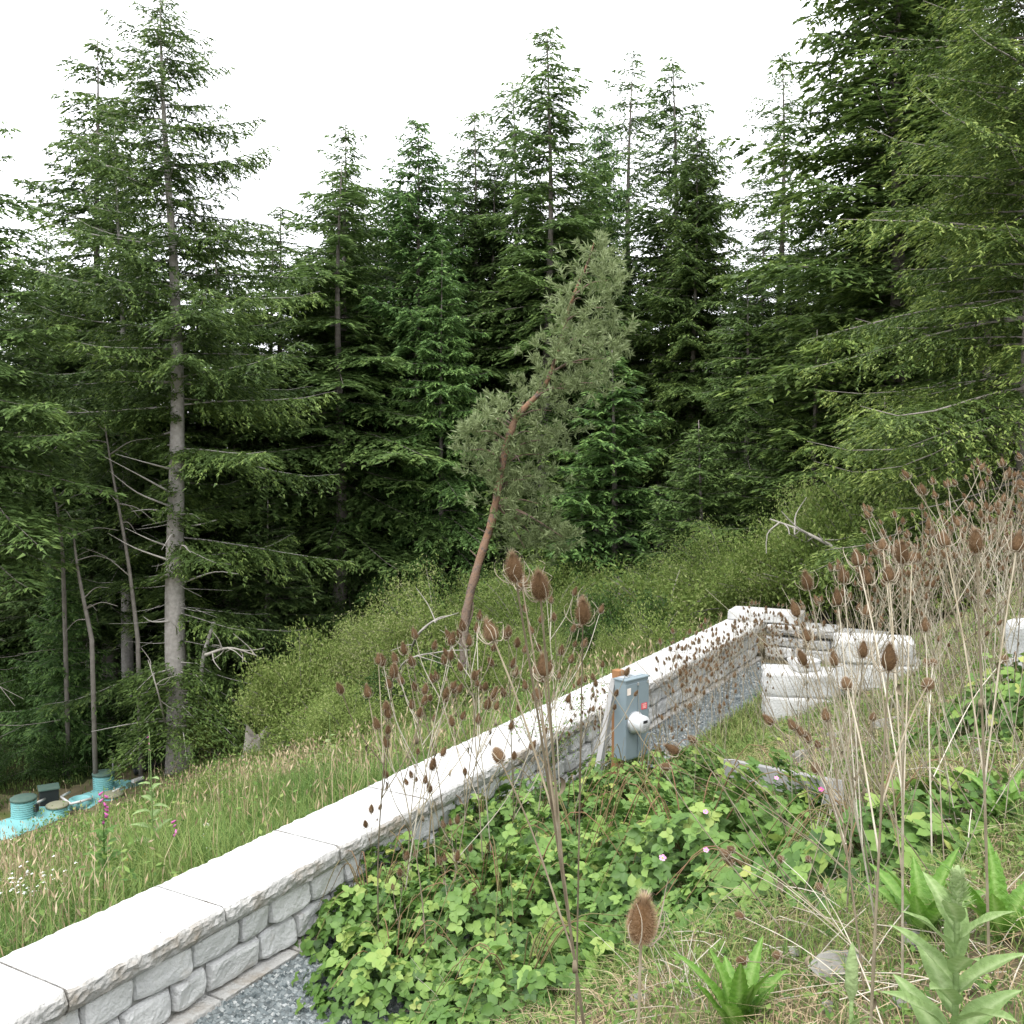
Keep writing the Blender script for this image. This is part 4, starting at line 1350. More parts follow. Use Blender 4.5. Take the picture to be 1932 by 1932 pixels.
def teasel_px(label, base_uv, d, hs, seed, node=.45, bend=.0, group=None, lod='near', r=.0045, tone=.5):
    """hs: (u, v of the head's middle, head length in px, lean in px of the stem end)."""
    g = np.random.default_rng(300 + seed)
    base = at(base_uv[0], base_uv[1], d)
    base[2] = min(base[2], gz(base)) if base[2] < gz(base) + .4 else gz(base)
    tops = []
    for h in hs:
        u, v, ln = h[:3]
        dh = h[3] if len(h) > 3 else min(max(70.0 / ln, d * .75), d * 1.25)
        tops.append((at(u, v, dh), ln * dh / 70.0))
    order = sorted(range(len(hs)), key=lambda i: -tops[i][0][2])
    main = tops[order[0]]
    axis_ = lambda f: base + (main[0] - base) * f + np.array([0, 0, 1]) * (.06 * math.sin(f * PI))
    stems, heads = [], []
    for n, i in enumerate(order):
        c, sc = tops[i]
        if n == 0:
            pts = [axis_(0), axis_(.35), axis_(.7), c]
        else:
            f = max(.12, min(.8, node + g.uniform(-.15, .15)))
            p0 = axis_(f)
            if p0[2] > c[2]:
                f = max(.1, f * .6)
                p0 = axis_(f)
            pm = (p0 + c) / 2 + (np.array([0, 0, .05]) if c[2] > p0[2] else np.array([0, 0, .10])) * np.linalg.norm(c - p0)
            pts = [p0, pm, c]
        q = spline(pts, 12)
        dirn = unit(q[-1] - q[-3])
        sc = float(min(max(sc, .6), 1.35))
        b = c - dirn * .035 * sc
        pts[-1] = b
        stems.append(pts)
        heads.append((b, dirn, sc))
    return teasel(label, base, stems, heads, lod, group, seed, r, 6, tone=tone)


hero_p = at(1209 * K, 1775 * K, 1.62)
hb = hero_p + np.array([-.01, .02, -1.1])
hb[2] = gz(hb)
teasel('large single teasel head close up on a straight stem, right in front of the brambles', hb, [[hb, (hb + hero_p) / 2 + [-.004, 0, 0], hero_p]], [(hero_p, (.06, -.05, 1), 1.0)], 'hero', None, 1, .0050, 8, 0)

P1 = [(970 * K, 1072 * K, 29), (1018 * K, 1105 * K, 31), (984 * K, 1098 * K, 20), (925 * K, 1190 * K, 24), (1025 * K, 1257 * K, 23), (1013 * K, 1312 * K, 17), (940 * K, 1425 * K, 20)]
teasel_px('tall branched teasel with its cluster of heads against the pale shrubs', (1150 * K, 1835 * K), 3.0, P1, 2, .50, r=.0054, tone=.22)
teasel_px('lone upright teasel head with long bracts, just left of the meter cabinet', (1085 * K, 1560 * K), 3.4, [(1100 * K, 1155 * K, 25)], 3, r=.004)
teasel_px('teasel on the bank with one big round head above the pale block pile', (1636 * K, 1990 * K), 2.7, [(*Z1(1170, 1780), 26), (*Z1(930, 1925), 17), (*Z1(1390, 1930), 19)], 4, .55, r=.0050)
teasel_px('teasel with a fan of five upright heads in front of the dry thicket', (1705 * K, 1800 * K), 3.4, [(*Z1(1245, 1190), 22), (*Z1(1170, 1310), 18), (*Z1(1040, 1320), 18), (*Z1(992, 1220), 18), (*Z1(1300, 1215), 14), (*Z1(1135, 1145), 15)], 5, .4)
teasel_px('teasel whose heads stand before the return wall', (1655 * K, 1700 * K), 4.2, [(*Z1(880, 1440), 16), (*Z1(1050, 1515), 15), (*Z1(912, 1315), 16), (*Z1(640, 1505), 16), (*Z1(707, 1345), 18)], 6, .35)
teasel_px('teasel nearest the frame side with three big heads', (1870 * K, 1760 * K), 3.3, [(*Z1(1480, 1115), 18), (*Z1(1660, 1125), 23), (*Z1(1895, 1130), 20)], 7, .4, r=.005)
teasel_px('teasel whose slanting heads cover the nearer block pile', (1600 * K, 1600 * K), 4.5, [(*Z1(705, 1655), 14), (*Z1(680, 1780), 16), (*Z1(862, 1785), 15), (*Z1(1025, 1735), 16)], 8, .3)
teasel_px('teasel with paired heads right of the pale blocks', (1760 * K, 1620 * K), 4.7, [(*Z1(1375, 1595), 14), (*Z1(1380, 1805), 11), (*Z1(1420, 1805), 11), (*Z1(1820, 1785), 12)], 9, .4)
teasel_px('dark teasel bending over the beam with a row of crowded heads', (1640 * K, 1860 * K), 3.4, [(*Z3(490, 215), 13), (*Z3(625, 245), 13), (*Z3(668, 280), 13), (*Z3(710, 315), 13), (*Z3(768, 357), 10), (*Z3(760, 490), 16), (*Z3(815, 190), 14), (*Z3(1080, 200), 10)], 10, .5)
teasel_px('teasel sprawling flat above the beam with sideways heads', (1690 * K, 1610 * K), 4.3, [(*Z3(60, 325), 11), (1268 * K, 1413 * K, 15), (1256 * K, 1447 * K, 12)], 11, .3, r=.003)
teasel_px('teasel lying across the brambles with a trio of brown heads', (1690 * K, 1700 * K), 3.6, [(*Z3(245, 970), 13), (*Z3(280, 945), 10), (*Z3(270, 1018), 11), (*Z3(560, 1000), 10), (*Z3(715, 1000), 9)], 12, .3, r=.003)
teasel_px('fallen teasel with heads on the dry grass by the grey rock', (1700 * K, 1780 * K), 3.0, [(*Z3(330, 1320), 12), (*Z3(340, 1575), 14), (*Z3(540, 1545), 13), (*Z3(780, 1160), 9)], 13, .2, r=.003)

# plants for the thickets: a few built, the rest copied
gt_ = np.random.default_rng(91)


def random_teasel(seed, H, nb, lod, lean=0.0, label='', group=None, r=.005):
    g = np.random.default_rng(seed)
    la = g.uniform(0, 6.28)
    dl = np.array([math.cos(la), math.sin(la), 0]) * lean
    ax = lambda f: (dl * f ** 1.5 + np.array([0, 0, 1]) * f * (1 - .15 * lean)) * H
    stems = [[ax(0), ax(.35), ax(.7), ax(1)]]
    heads = [(ax(1), unit(ax(1) - ax(.9)), 1.0)]
    for q in range(nb):
        f = g.uniform(.4, .82)
        a = q * 2.4 + g.uniform(-.4, .4)
        out = np.array([math.cos(a), math.sin(a), 0])
        L = H * g.uniform(.16, .40) * (1.25 - f)
        L = max(.15, L * 1.3)
        p0 = ax(f)
        p1 = p0 + out * L * .36 + [0, 0, L * .55]
        p2 = p0 + out * L * .55 + [0, 0, L * 1.05]
        stems.append([p0, p1, p2])
        heads.append((p2, unit(p2 - p1), g.uniform(.6, .95)))
    return teasel(label, (0, 0, 0), stems, heads, lod, group, seed, r, 4 if lod != 'near' else 6, 5)


GA, LA = 'dry teasels in the dense thicket on the bank', 'tall dry teasel in the dense brown thicket on the upper bank'
GBW, LBW = 'dry teasels along the far stretch of wall', 'dry teasel with small heads growing along the foot of the far wall'
GCW, LCW = 'dry teasels in front of the middle of the wall', 'dry teasel in the loose clump standing before the middle of the wall'
va = [random_teasel(500 + q, 1.75, 5 + q % 3, 'mid', [.1, .25, .4, .15, .55, .3][q], LA, GA) for q in range(6)]
vb = [random_teasel(520 + q, 1.2, 6 + q % 3, 'mid', [.08, .15, .22, .1][q], LBW, GBW, .004) for q in range(4)]
vc = [random_teasel(540 + q, 1.65, 6, 'near', [.08, .18, .28, .12][q], LCW, GCW, .0045) for q in range(4)]


def place(protos, pts, smin, smax, first, rz_mode=None, namer=None, tilt=.06):
    for i, p in enumerate(pts):
        s = gt_.uniform(smin, smax)
        loc = (p[0], p[1], gz(p) - .02)
        rz = gt_.uniform(0, 6.28) if rz_mode is None else rz_mode()
        if i < len(protos):
            o = protos[i]
            o.location, o.rotation_euler, o.scale = loc, (gt_.normal(0, tilt), gt_.normal(-tilt * .7, tilt), rz), (s, s, s)
        else:
            o = dup(protos[i % len(protos)], loc, rz, s, rot=(gt_.normal(0, tilt), gt_.normal(-tilt * .7, tilt), rz))
        if namer:
            o['label'] = namer(i, p, s)


pts = []
while len(pts) < 82:
    u, d = gt_.uniform(790, 1075), gt_.uniform(6.2, 13)
    if u < 1010 - 22 * (d - 6) * .9 - 90 and d < 7:
        continue
    p = at(u, 512, d)
    s, t = st(p[0], p[1])
    if -5.2 < s < -2.2 and (u > 880 or gt_.random() < .5):
        pts.append(p)


def name_a(i, p, s):
    u = 512 + 1000 * p[0] / p[1]
    side = 'beside the return wall' if u < 860 else 'behind the five-headed fan' if u < 930 else 'above the half-seen white block' if u < 1000 else 'at the outer bank edge'
    depth = 'front rows' if p[1] < 8 else 'middle rows' if p[1] < 10.5 else 'back rows'
    size = 'short' if s < .86 else 'middling' if s < 1.0 else 'tall'
    return f'{size} dry teasel, {depth} of the brown thicket, {side}'


def name_b(i, p, s):
    k = int((float(st(p[0], p[1])[1]) - 5.5) / 1.17)
    where = ('beside the meter cabinet', 'one slab past the meter cabinet', 'two slabs past the meter cabinet', 'three slabs past the meter cabinet', 'halfway to the corner', 'two slabs before the corner', 'in the wall corner')[min(6, max(0, k))]
    near = 'close to the stones' if float(st(p[0], p[1])[0]) > -.5 else 'out on the gravel'
    size = 'short' if s < .84 else 'middling' if s < .97 else 'tall'
    return f'{size} small-headed dry teasel {near}, {where}'


place(va, pts, .72, 1.14, True, None, name_a, .17)
pts = []
while len(pts) < 62:
    t, s = gt_.uniform(5.5, 13.2), -abs(gt_.normal(.45, .5)) - .12
    if s < -1.9 or (t < 8.5 and gt_.random() < .5):
        continue
    pts.append(W(t, s, 0.0))
place(vb, pts, .7, 1.1, True, None, name_b)
pts = [W(t, s, 0.) for t, s in ((2.6, -.35), (2.9, -.5), (3.3, -.3), (3.2, -.75), (3.8, -.45), (4.3, -.4), (4.5, -.8), (2.4, -.9), (5.0, -.5), (1.9, -1.1), (2.2, -.45), (2.75, -.3), (3.6, -.25), (4.0, -.75), (4.8, -.3), (3.05, -.95))]
order_c = sorted(range(len(pts)), key=lambda i: pts[i][0] / pts[i][1])
NTH = ['first', 'second', 'third', 'fourth', 'fifth', 'sixth', 'seventh', 'eighth', 'ninth', 'tenth', 'eleventh', 'twelfth', 'thirteenth', 'fourteenth', 'fifteenth', 'last']
place(vc, pts, 1.12, 1.42, True, None, lambda i, p, s: f'{NTH[order_c.index(i)]} teasel, counted towards the meter, of the loose clump before the wall')
# low teasels inside the bramble edge
LD, GD = 'short dry teasel poking up through the brambles near the gravel', 'short teasels at the gravel edge'
vd = [random_teasel(560 + q, .9, 3, 'near', .12, LD, GD, .0032) for q in range(2)]
pts = [ground(395, 960), ground(455, 930), ground(372, 905), ground(440, 985), ground(430, 860)]
place(vd, pts, .8, 1.1, True, None, lambda i, p, s: ('short teasel standing in the bramble nearest the bottom gravel', 'short teasel in front of the big bramble at the bank foot', 'short teasel closest to the near stones of the wall',
      'lowest short teasel, among the dry stalks at the bottom', 'short teasel highest up at the wall face in the brambles')[i])

# ------------------------------------------------------------------ brambles
def leaflet(L, Wd, g):
    """toothed leaflet along +x with a crease at the midrib, 16 triangles"""
    u = np.array([0, .16, .38, .62, .84, 1.0])
    w = np.array([.03, .74, 1.0, .80, .36, 0.0]) * Wd / 2
    tooth = np.array([1, 1.10, .90, 1.12, .9, 1])
    zc = -.10 * L * u ** 2
    zr = zc + .14 * w * 2
    V = np.concatenate([np.stack([u * L, 0 * u, zc], -1), np.stack([u * L, w * tooth, zr], -1), np.stack([u * L, -w * tooth, zr], -1)])
    i = np.arange(5)
    F = np.concatenate([np.stack([i, i + 1, i + 7, i + 6], -1), np.stack([i + 1, i, i + 12, i + 13], -1)])
    return V, F


def compound_leaf(seed, size=.075, five=False):
    g = np.random.default_rng(seed)
    V_, F_, n = [], [], 0
    angs = [0, 1.15, -1.15] + ([2.0, -2.0] if five else [])
    for i, a in enumerate(angs):
        L = size * (1.05 if i == 0 else .85) * g.uniform(.9, 1.1)
        V, F = leaflet(L, L * .74, g)
        off = size * .18 if i == 0 else size * .03
        V[:, 0] += off
        c, s = math.cos(a), math.sin(a)
        til = g.uniform(-.2, .2)
        V[:, 2] += V[:, 1] * til
        V = np.stack([V[:, 0] * c - V[:, 1] * s, V[:, 0] * s + V[:, 1] * c, V[:, 2]], -1)
        V_.append(V)
        F_.append(F + n)
        n += len(V)
    return np.concatenate(V_), np.concatenate(F_)


LEAF_M = []
for q in range(6):
    V, F = compound_leaf(600 + q, .068 + .006 * (q % 3), q == 4)
    LEAF_M.append(MB().add(V, F, .42 + .05 * (q % 3)).mesh('leaf', M['bramble_leaf'], True))
LEAF_Y = [MB().add(*compound_leaf(620 + q, .05), .95).mesh('leaf', M['bramble_leaf'], True) for q in range(2)]
LEAF_G = [compound_leaf(640 + q, .068) for q in range(3)]


def simple_leaf(q):
    V_, F_ = [], []
    for i, a in enumerate((0, 1.15, -1.15)):
        L = .07 * (1.05, .85, .9)[i]
        V = np.array([[.1, 0, 0], [.55, 0, -.02], [1.1, 0, -.1], [.5, .37, .10], [.5, -.37, .08]]) * L
        c, s = math.cos(a), math.sin(a)
        V_.append(np.stack([V[:, 0] * c - V[:, 1] * s, V[:, 0] * s + V[:, 1] * c, V[:, 2]], -1))
        F_.append(np.array([[0, 1, 3], [1, 2, 3], [1, 0, 4], [2, 1, 4]]) + 5 * i)
    return np.concatenate(V_), np.concatenate(F_)


LEAF_S = simple_leaf(0)


def bramble(label, c, rad, H, n_leaf, n_mass, seed, group=None, scale=1.0, yellow=.08):
    """arching canes, separate trifoliate leaves over the outside, denser leaf mass inside"""
    g = np.random.default_rng(seed)
    H *= 1.05
    base = np.array([c[0], c[1], gz(c)])
    o = thing('bramble_bush', label, 'bramble', base, 0, group)
    rx, ry = (rad, rad) if np.isscalar(rad) else rad
    mb = MB()
    for q in range(14):
        a = g.uniform(0, 6.28)
        e = np.array([math.cos(a) * rx, math.sin(a) * ry, 0]) * g.uniform(.6, 1.1)
        e[2] = gz(base + e) - base[2] + g.uniform(.02, .3)
        m_ = e * .5
        m_[2] = max(e[2], 0) * .5 + H * g.uniform(.7, 1.15)
        mb.add(*tube(spline([np.zeros(3), m_, e], 10), np.linspace(.006, .002, 11), 4, False), tint=g.uniform(.2, .8))
    mb.obj('canes', M['cane'], o, True)

    def surf(n, inner):
        a, q = g.uniform(0, 2 * PI, n), np.sqrt(g.random(n)) * g.choice([1, 1, 1, 1.28], n)
        x, y = np.cos(a) * q * rx, np.sin(a) * q * ry
        lump = .70 + .48 * wob(x + seed, y, 3.6) + .20 * wob(x, y + seed, 8)
        top = H * np.sqrt(np.maximum(.012, 1 - q ** 2.6)) * lump
        z = top * (g.uniform(.25, 1.0, n) if inner else g.uniform(.90, 1.06, n))
        gzz = hz(base[0] + x, base[1] + y) - base[2]
        nrm = unit(np.stack([x / rx * .8 + g.normal(0, .38, n), y / ry * .8 + g.normal(0, .48, n), np.full(n, .9)], -1))
        return np.stack([x, y, z + gzz + .03], -1), nrm
    P, N = surf(n_leaf, False)
    for i in range(n_leaf):
        zax = Vector(N[i])
        a = g.uniform(0, 6.28)
        xax = Vector((math.cos(a), math.sin(a), -.2))
        yax = zax.cross(xax).normalized()
        xax = yax.cross(zax)
        rot = Matrix((xax, yax, zax)).transposed().to_euler()
        me = LEAF_Y[g.integers(2)] if g.random() < yellow else LEAF_M[g.integers(6)]
        link('leaf', me, o, P[i].tolist(), rot, float(scale * g.uniform(.75, 1.32)))
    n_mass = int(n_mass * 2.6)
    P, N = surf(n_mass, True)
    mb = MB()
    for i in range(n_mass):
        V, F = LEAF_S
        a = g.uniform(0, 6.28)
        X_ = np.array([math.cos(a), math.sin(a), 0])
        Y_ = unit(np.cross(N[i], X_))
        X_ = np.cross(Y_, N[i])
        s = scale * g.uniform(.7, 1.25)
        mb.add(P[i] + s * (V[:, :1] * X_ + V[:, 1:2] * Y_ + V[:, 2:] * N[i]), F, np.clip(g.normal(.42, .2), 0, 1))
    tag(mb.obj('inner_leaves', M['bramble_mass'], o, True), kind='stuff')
    return o


bramble('large bramble at the bank foot in front of the gravel, nearest the close-up teasel', ground(505, 955), (.95, .8), .62, 290, 500, 701)
bramble('bramble in the middle of the green mass, below the branched tall teasel', ground(590, 905), (.95, .9), .72, 290, 520, 702)
bramble('bramble hiding the gravel right beside the wall', ground(425, 900), (.6, .6), .50, 200, 340, 703)
bramble('bramble with pink roses in it, in the shade side of the green mass', ground(690, 885), (.95, .8), .66, 280, 480, 704)
bramble('bramble spreading under the grey beam', ground(768, 892), (.7, .4), .24, 220, 300, 705)
bramble('bramble rising up the wall face below the meter cabinet', ground(565, 842), (1.0, .7), .58, 260, 460, 706)
bramble('bramble around the foot of the meter post', ground(652, 797), (.9, .6), .52, 250, 420, 707, scale=.8)
bramble('yellow-green bramble on the bank behind the white half-seen block', at(1018, 690, 6.8), (.5, .8), .5, 160, 240, 708, yellow=.25)
bramble('small bramble between the big rosette and the dry grass', ground(870, 860), (.7, .6), .30, 140, 160, 709)
bramble('low bramble at the bottom beside the gravel', ground(395, 990), (.55, .5), .34, 150, 200, 710)

bramble('bramble clump hiding the foot of the meter post', (mp[0] - .08, mp[1] - .62, 0), (.55, .45), .66, 150, 200, 714, scale=.8)
bramble('low bramble under the dry stalks at the bottom middle', ground(520, 1005), (.65, .45), .30, 150, 150, 711)
bramble('bramble against the near stones, where the gravel disappears', ground(372, 935), (.45, .45), .40, 120, 200, 712)
bramble('bramble leaning on the wall between the gravel and the briar', ground(480, 850), (.7, .5), .50, 200, 320, 713)

# briar shoots climbing in front of the coping
gr = np.random.default_rng(720)
rb = ground(545, 790)
o = thing('rose_briar', 'loose briar with tiny leaves climbing over the coping in front of the white wall', 'briar', (rb[0], rb[1], gz(rb)))
mb, lf = MB(), MB()
for q in range(16):
    e = np.array([gr.normal(0, .45), gr.normal(0, .3), gr.uniform(.7, 1.35)])
    p = spline([np.zeros(3), e * [.4, .4, .6], e], 10)
    mb.add(*tube(p, np.linspace(.004, .0015, len(p)), 4, False), tint=.6)
    k_ = gr.integers(3, len(p), 70)
    P = p[k_] + gr.normal(0, .07, (70, 3))
    V, F = diamonds(P, gr.normal(0, 1, (70, 3)), gr.normal(0, .5, (70, 3)) + [0, 0, 1], gr.uniform(.02, .04, 70), .019)
    lf.add(V, F, np.repeat(np.clip(gr.normal(.5, .2, 70), 0, 1), 4))
mb.obj('canes', M['cane'], o, True)
tag(lf.obj('foliage', M['weed'], o), kind='stuff')


def flower(label, p, size, m='pink', group=None, petals=5, ctr='yellow', face=(0, -.6, .8), name='rose_flower', cat='flower'):
    o = thing(name, label, cat, p, 0, group)
    o.rotation_euler = Vector(face).to_track_quat('Z', 'Y').to_euler()
    for q in range(petals):
        a = 2 * PI * q / petals
        u = np.array([[0, 0], [.45, -.42], [.9, -.36], [1, 0], [.9, .36], [.45, .42]]) * size
        V = np.stack([u[:, 0] * math.cos(a) - u[:, 1] * math.sin(a), u[:, 0] * math.sin(a) + u[:, 1] * math.cos(a), .25 * np.hypot(u[:, 0], u[:, 1])], -1)
        MB().add(V, np.array([[0, 1, 2, 3], [0, 3, 4, 5]]), .3 + .1 * q).obj('petal', M[m], o)
    MB().add(*lathe([(0, 0), (size * .28, .1 * size), (size * .2, .3 * size), (0, .36 * size)], 8)).obj('centre', M[ctr], o, True)
    return o


flower('open pink wild rose in the brambles, left of the other', at(1250 * K, 1619 * K, 4.4), .017)
flower('pink wild rose in the brambles just right of the open one', at(1332 * K, 1604 * K, 4.5), .014)
flower('small pink rose just above the open wild rose', at(1331 * K, 1532 * K, 5.2), .015)
flower('pink rose bloom beyond the beam', at(1465 * K, 1468 * K, 6.3), .016)
flower('magenta bloom beside the beam end, among dry stalks', at(1549 * K, 1490 * K, 5.5), .017, 'magenta')

# ------------------------------------------------------------------ broad-leaved weeds
def blade(L, Wd, bend, fold=.25, n=10, wave=0.0, seed=0, shape='lance', teeth=0.0):
    """leaf growing along +x, tip bending down"""
    g = np.random.default_rng(seed)
    u = np.linspace(0, 1, n)
    a = -bend * u ** 1.3
    x = np.concatenate([[0], np.cumsum(np.cos(a[1:]))]) * L / (n - 1)
    z = np.concatenate([[0], np.cumsum(np.sin(a[1:]))]) * L / (n - 1)
    w = {'lance': np.sin(np.clip(u, 0, 1) ** .75 * PI) ** .8, 'spoon': np.sin(u ** 1.5 * PI) ** .75 + .12 * (1 - u), 'strap': np.minimum(1, u * 5 + .4) * (1 - u ** 3.2)}[shape] * Wd / 2
    w[-1] = 0.0005
    tt_ = 1 + teeth * np.where(np.arange(n) % 2, 1, -1)
    cols = []
    for k_, f in ((-1, 1), (-.5, .5), (0, 0), (.5, .5), (1, 1)):
        cols.append(np.stack([x, k_ * w * (tt_ if abs(k_) == 1 else 1), z + fold * w * f + wave * w * np.sin(u * 14 + k_ * 2 + seed) * f], -1))
    V = np.stack(cols, 1)
    t = np.array([.38, .40, .95, .40, .38])[None] + np.where(np.arange(n) % 2, .13, -.10)[:, None] * np.array([.7, 1, 0, 1, .7])
    return V.reshape(-1, 3), grid_faces(n, 5), t.ravel()


def leaf_on(parent, m, z, az, el, *a, name='leaf', **k):
    V, F, t = blade(*a, **k)
    o = MB().add(V, F, t).obj(name, m, parent, True)
    o.location = (0, 0, z)
    o.rotation_euler = Euler((0, -el, az), 'XYZ')
    return o


def rosette(label, p, n, L, seed, m='rosette_leaf', el=(.6, 1.3), name='teasel_rosette', Wk=.24):
    g = np.random.default_rng(seed)
    o = thing(name, label, 'plant', (p[0], p[1], gz(p) - .02), g.uniform(0, 6))
    for q in range(n):
        leaf_on(o, M[m], 0.0, q * 2.4 + g.uniform(-.3, .3), g.uniform(*el), L * g.uniform(.65, 1.1), L * Wk * g.uniform(.8, 1.15), g.uniform(.2, .9), fold=.5, n=25, wave=.12, seed=seed + q, shape='lance', teeth=.09)
    return o


rosette('bright green teasel rosette with toothed upright leaves at the bottom of the bank', ground(738, 1040), 13, .42, 801, el=(1.0, 1.45), Wk=.2)
rosette('green teasel rosette with upright leaves between dry stems beside the felted plant', ground(922, 940), 11, .44, 802, el=(.9, 1.45), Wk=.19)
rosette('tall green rosette at the edge behind the felted plant', ground(1000, 945), 9, .40, 803, el=(.9, 1.4), Wk=.19)
rosette('small leafy rosette on the upper bank among teasel stems', ground(1000, 820), 8, .34, 804)

# felted flowering plant close up
fp = at(958, 870, 2.05)
fb = np.array([fp[0] + .0, fp[1], gz(fp)])
Hf = fp[2] - fb[2]
o = thing('foxglove_plant', 'pale green felted plant with a budding spike close at the bottom', 'plant', fb)
gf = np.random.default_rng(811)
MB().add(*tube(spline([(0, 0, 0), (.004, 0, Hf * .5), (0, 0, Hf * .97)], 12), np.linspace(.012, .005, 13), 8), tint=.6).obj('stem', M['felt_leaf'], o, True)
for q in range(34):
    f = q / 34
    leaf_on(o, M['felt_leaf'], Hf * (.1 + .80 * f), q * 2.4 + .4 + gf.uniform(-.3, .3), .5 + .5 * f, .30 * (1.05 - .60 * f) * gf.uniform(.85, 1.1), .088 * (1.05 - .55 * f), .9 - .4 * f, fold=.35, n=17, wave=.10, seed=820 + q, shape='lance')
sp = MB()
nb_ = 90
q_ = (np.arange(nb_) + .5) / nb_
th = np.arange(nb_) * 2.4
P = np.stack([.008 * np.cos(th), .008 * np.sin(th), Hf * (.915 + .08 * q_)], -1)
D = np.stack([np.cos(th), np.sin(th), .5 + 1.6 * q_], -1)
V, F = diamonds(P, D, np.stack([0 * q_, 0 * q_, 1 + 0 * q_], -1) + gf.normal(0, .3, (nb_, 3)), .034 * (1.15 - .75 * q_), .009)
sp.add(V, F, np.repeat(.55 + .4 * q_, 4))
sp.add(*lathe([(.009, Hf * .91), (.012, Hf * .95), (.010, Hf * .985), (.003, Hf * 1.01), (0, Hf * 1.012)], 9), tint=.95)
tag(sp.obj('flower_spike', M['felt_leaf'], o, True), kind='stuff')
fp2 = at(852, 965, 1.9)
fb2 = np.array([fp2[0], fp2[1], gz(fp2)])
Hf = fp2[2] - fb2[2] + .02
o = thing('foxglove_plant', 'short pale felted plant with a closed bud, left of the taller one', 'plant', fb2)
MB().add(*tube(spline([(0, 0, 0), (.003, 0, Hf * .5), (0, 0, Hf * .95)], 8), np.linspace(.007, .004, 9), 8), tint=.6).obj('stem', M['felt_leaf'], o, True)
for q in range(8):
    leaf_on(o, M['felt_leaf'], Hf * (.2 + .09 * q), q * 2.4 + .9, .5 + .09 * q, .20 - .017 * q, .06 - .005 * q, .6, fold=.4, seed=860 + q)
MB().add(*lathe([(.004, Hf * .9), (.013, Hf * .93), (.012, Hf * .98), (.004, Hf * 1.02), (0, Hf * 1.03)], 9), tint=.8).obj('bud', M['felt_leaf'], o, True)


def foxglove(label, uv, vtop, seed, m='big_leaf', flowers=0, yellow=False, L=.28, leafy=22, spread=(.2, 1.0), cat='plant', name='foxglove'):
    g = np.random.default_rng(seed)
    b = ground(*uv)
    H = at(uv[0], vtop, b[1])[2] - b[2]
    o = thing(name, label, cat, (b[0], b[1], gz(b)), g.uniform(0, 6))
    MB().add(*tube(spline([(0, 0, 0), (.01, 0, H * .5), (0, .01, H)], 10), np.linspace(.012, .004, 11), 6), tint=.4).obj('stem', M[m], o, True)
    for q in range(leafy):
        f = q / leafy
        mm = M['yellow_leaf'] if yellow and q < 2 else M[m]
        leaf_on(o, mm, H * (.04 + .66 * f), q * 2.4 + g.uniform(-.3, .3), g.uniform(*spread) - (.5 if q < 2 else 0), L * (1.1 - .75 * f), L * .40 * (1.1 - .6 * f), g.uniform(.5, 1.0), n=8, seed=seed + q, wave=.1, shape='lance')
    for q in range(flowers):
        f = q / max(1, flowers)
        a = g.uniform(0, 6.28)
        p0 = np.array([0, 0, H * (.70 + .28 * f)])
        d = np.array([math.cos(a), math.sin(a), -.7])
        MB().add(*tube([p0, p0 + d * .022, p0 + d * .045], [.006, .011, .015], 7), tint=g.random()).obj('blossom', M['magenta'], o, True)
    return o


foxglove('dark leafy foxglove with magenta blossoms by the near coping', (106, 897), 786, 901, flowers=9, yellow=True, L=.34)
foxglove('pale yellow-green leafy plant beside the foxglove, yellowing low leaves', (153, 868), 732, 902, m='felt_leaf', yellow=True, L=.36, leafy=16, name='mullein')
foxglove('slim foxglove with a few magenta bells in the field beyond the coping', (177, 880), 815, 903, flowers=4, L=.14, leafy=7)
foxglove('foxglove with magenta spike at the edge of the bushes, near the stump', (306, 752), 705, 904, flowers=9, L=.28, leafy=9)
foxglove('foxglove bending by the coping below the teasel clump', (330, 800), 785, 905, flowers=6, L=.12, leafy=6)
foxglove('grey-green leafy mullein just left of the leaning pine', (330, 775), 715, 906, m='felt_leaf', L=.3, leafy=12, name='mullein')
foxglove('yellow-tinged low plant by the near end of the coping', (66, 918), 885, 907, yellow=True, L=.2, leafy=8, name='dock_plant')
foxglove('white-flowering mullein spike in the field before the septic tanks', (150, 800), 728, 908, m='felt_leaf', flowers=3, L=.10, leafy=7, name='foxglove')
for i, (u, v, lab) in enumerate(((206, 826, 'topmost white daisy in the field behind the coping'), (204, 836, 'middle white daisy of the three behind the coping'), (208, 849, 'lowest small white daisy behind the coping'))):
    g_ = ground(u, v + 16)
    p = at(u, v, g_[1])
    o = flower(lab, p, .042 - .008 * i, 'white_petal', None, 9, face=(.1, -.5, .85), name='daisy')
    st0 = Vector(g_ - p)
    rm = o.rotation_euler.to_matrix().inverted()
    MB().add(*tube([(0, 0, 0), tuple(rm @ (st0 * .5)), tuple(rm @ st0)], .004, 4), tint=.3).obj('stem', M['weed'], o, True)

# curled dead leaf at the bottom
cl = at(612, 1000, 3.05)
cb = np.array([cl[0], cl[1], gz(cl)])
a = np.linspace(0, 1, 26)
ang = PI / 2 - np.clip((a - .45) / .55, 0, 1) * PI * 1.45
x = np.cumsum(np.cos(ang)) * .016
z = np.cumsum(np.sin(ang)) * .016
w = np.interp(a, [0, .3, .6, 1], [.006, .022, .02, .004])
V = np.stack([np.stack([x, -w, z], -1), np.stack([x - .008, 0 * w, z + .004], -1), np.stack([x, w, z], -1)], 1)
o = MB().add(V, grid_faces(26, 3), .25).obj('dry_leaf', M['teasel_stem'], None, True)
o.location = cb
o.rotation_euler = (0, 0, -.3)
tag(o, 'curled brown dead leaf hooked over at the bottom, left of the close-up teasel', 'dead leaf')

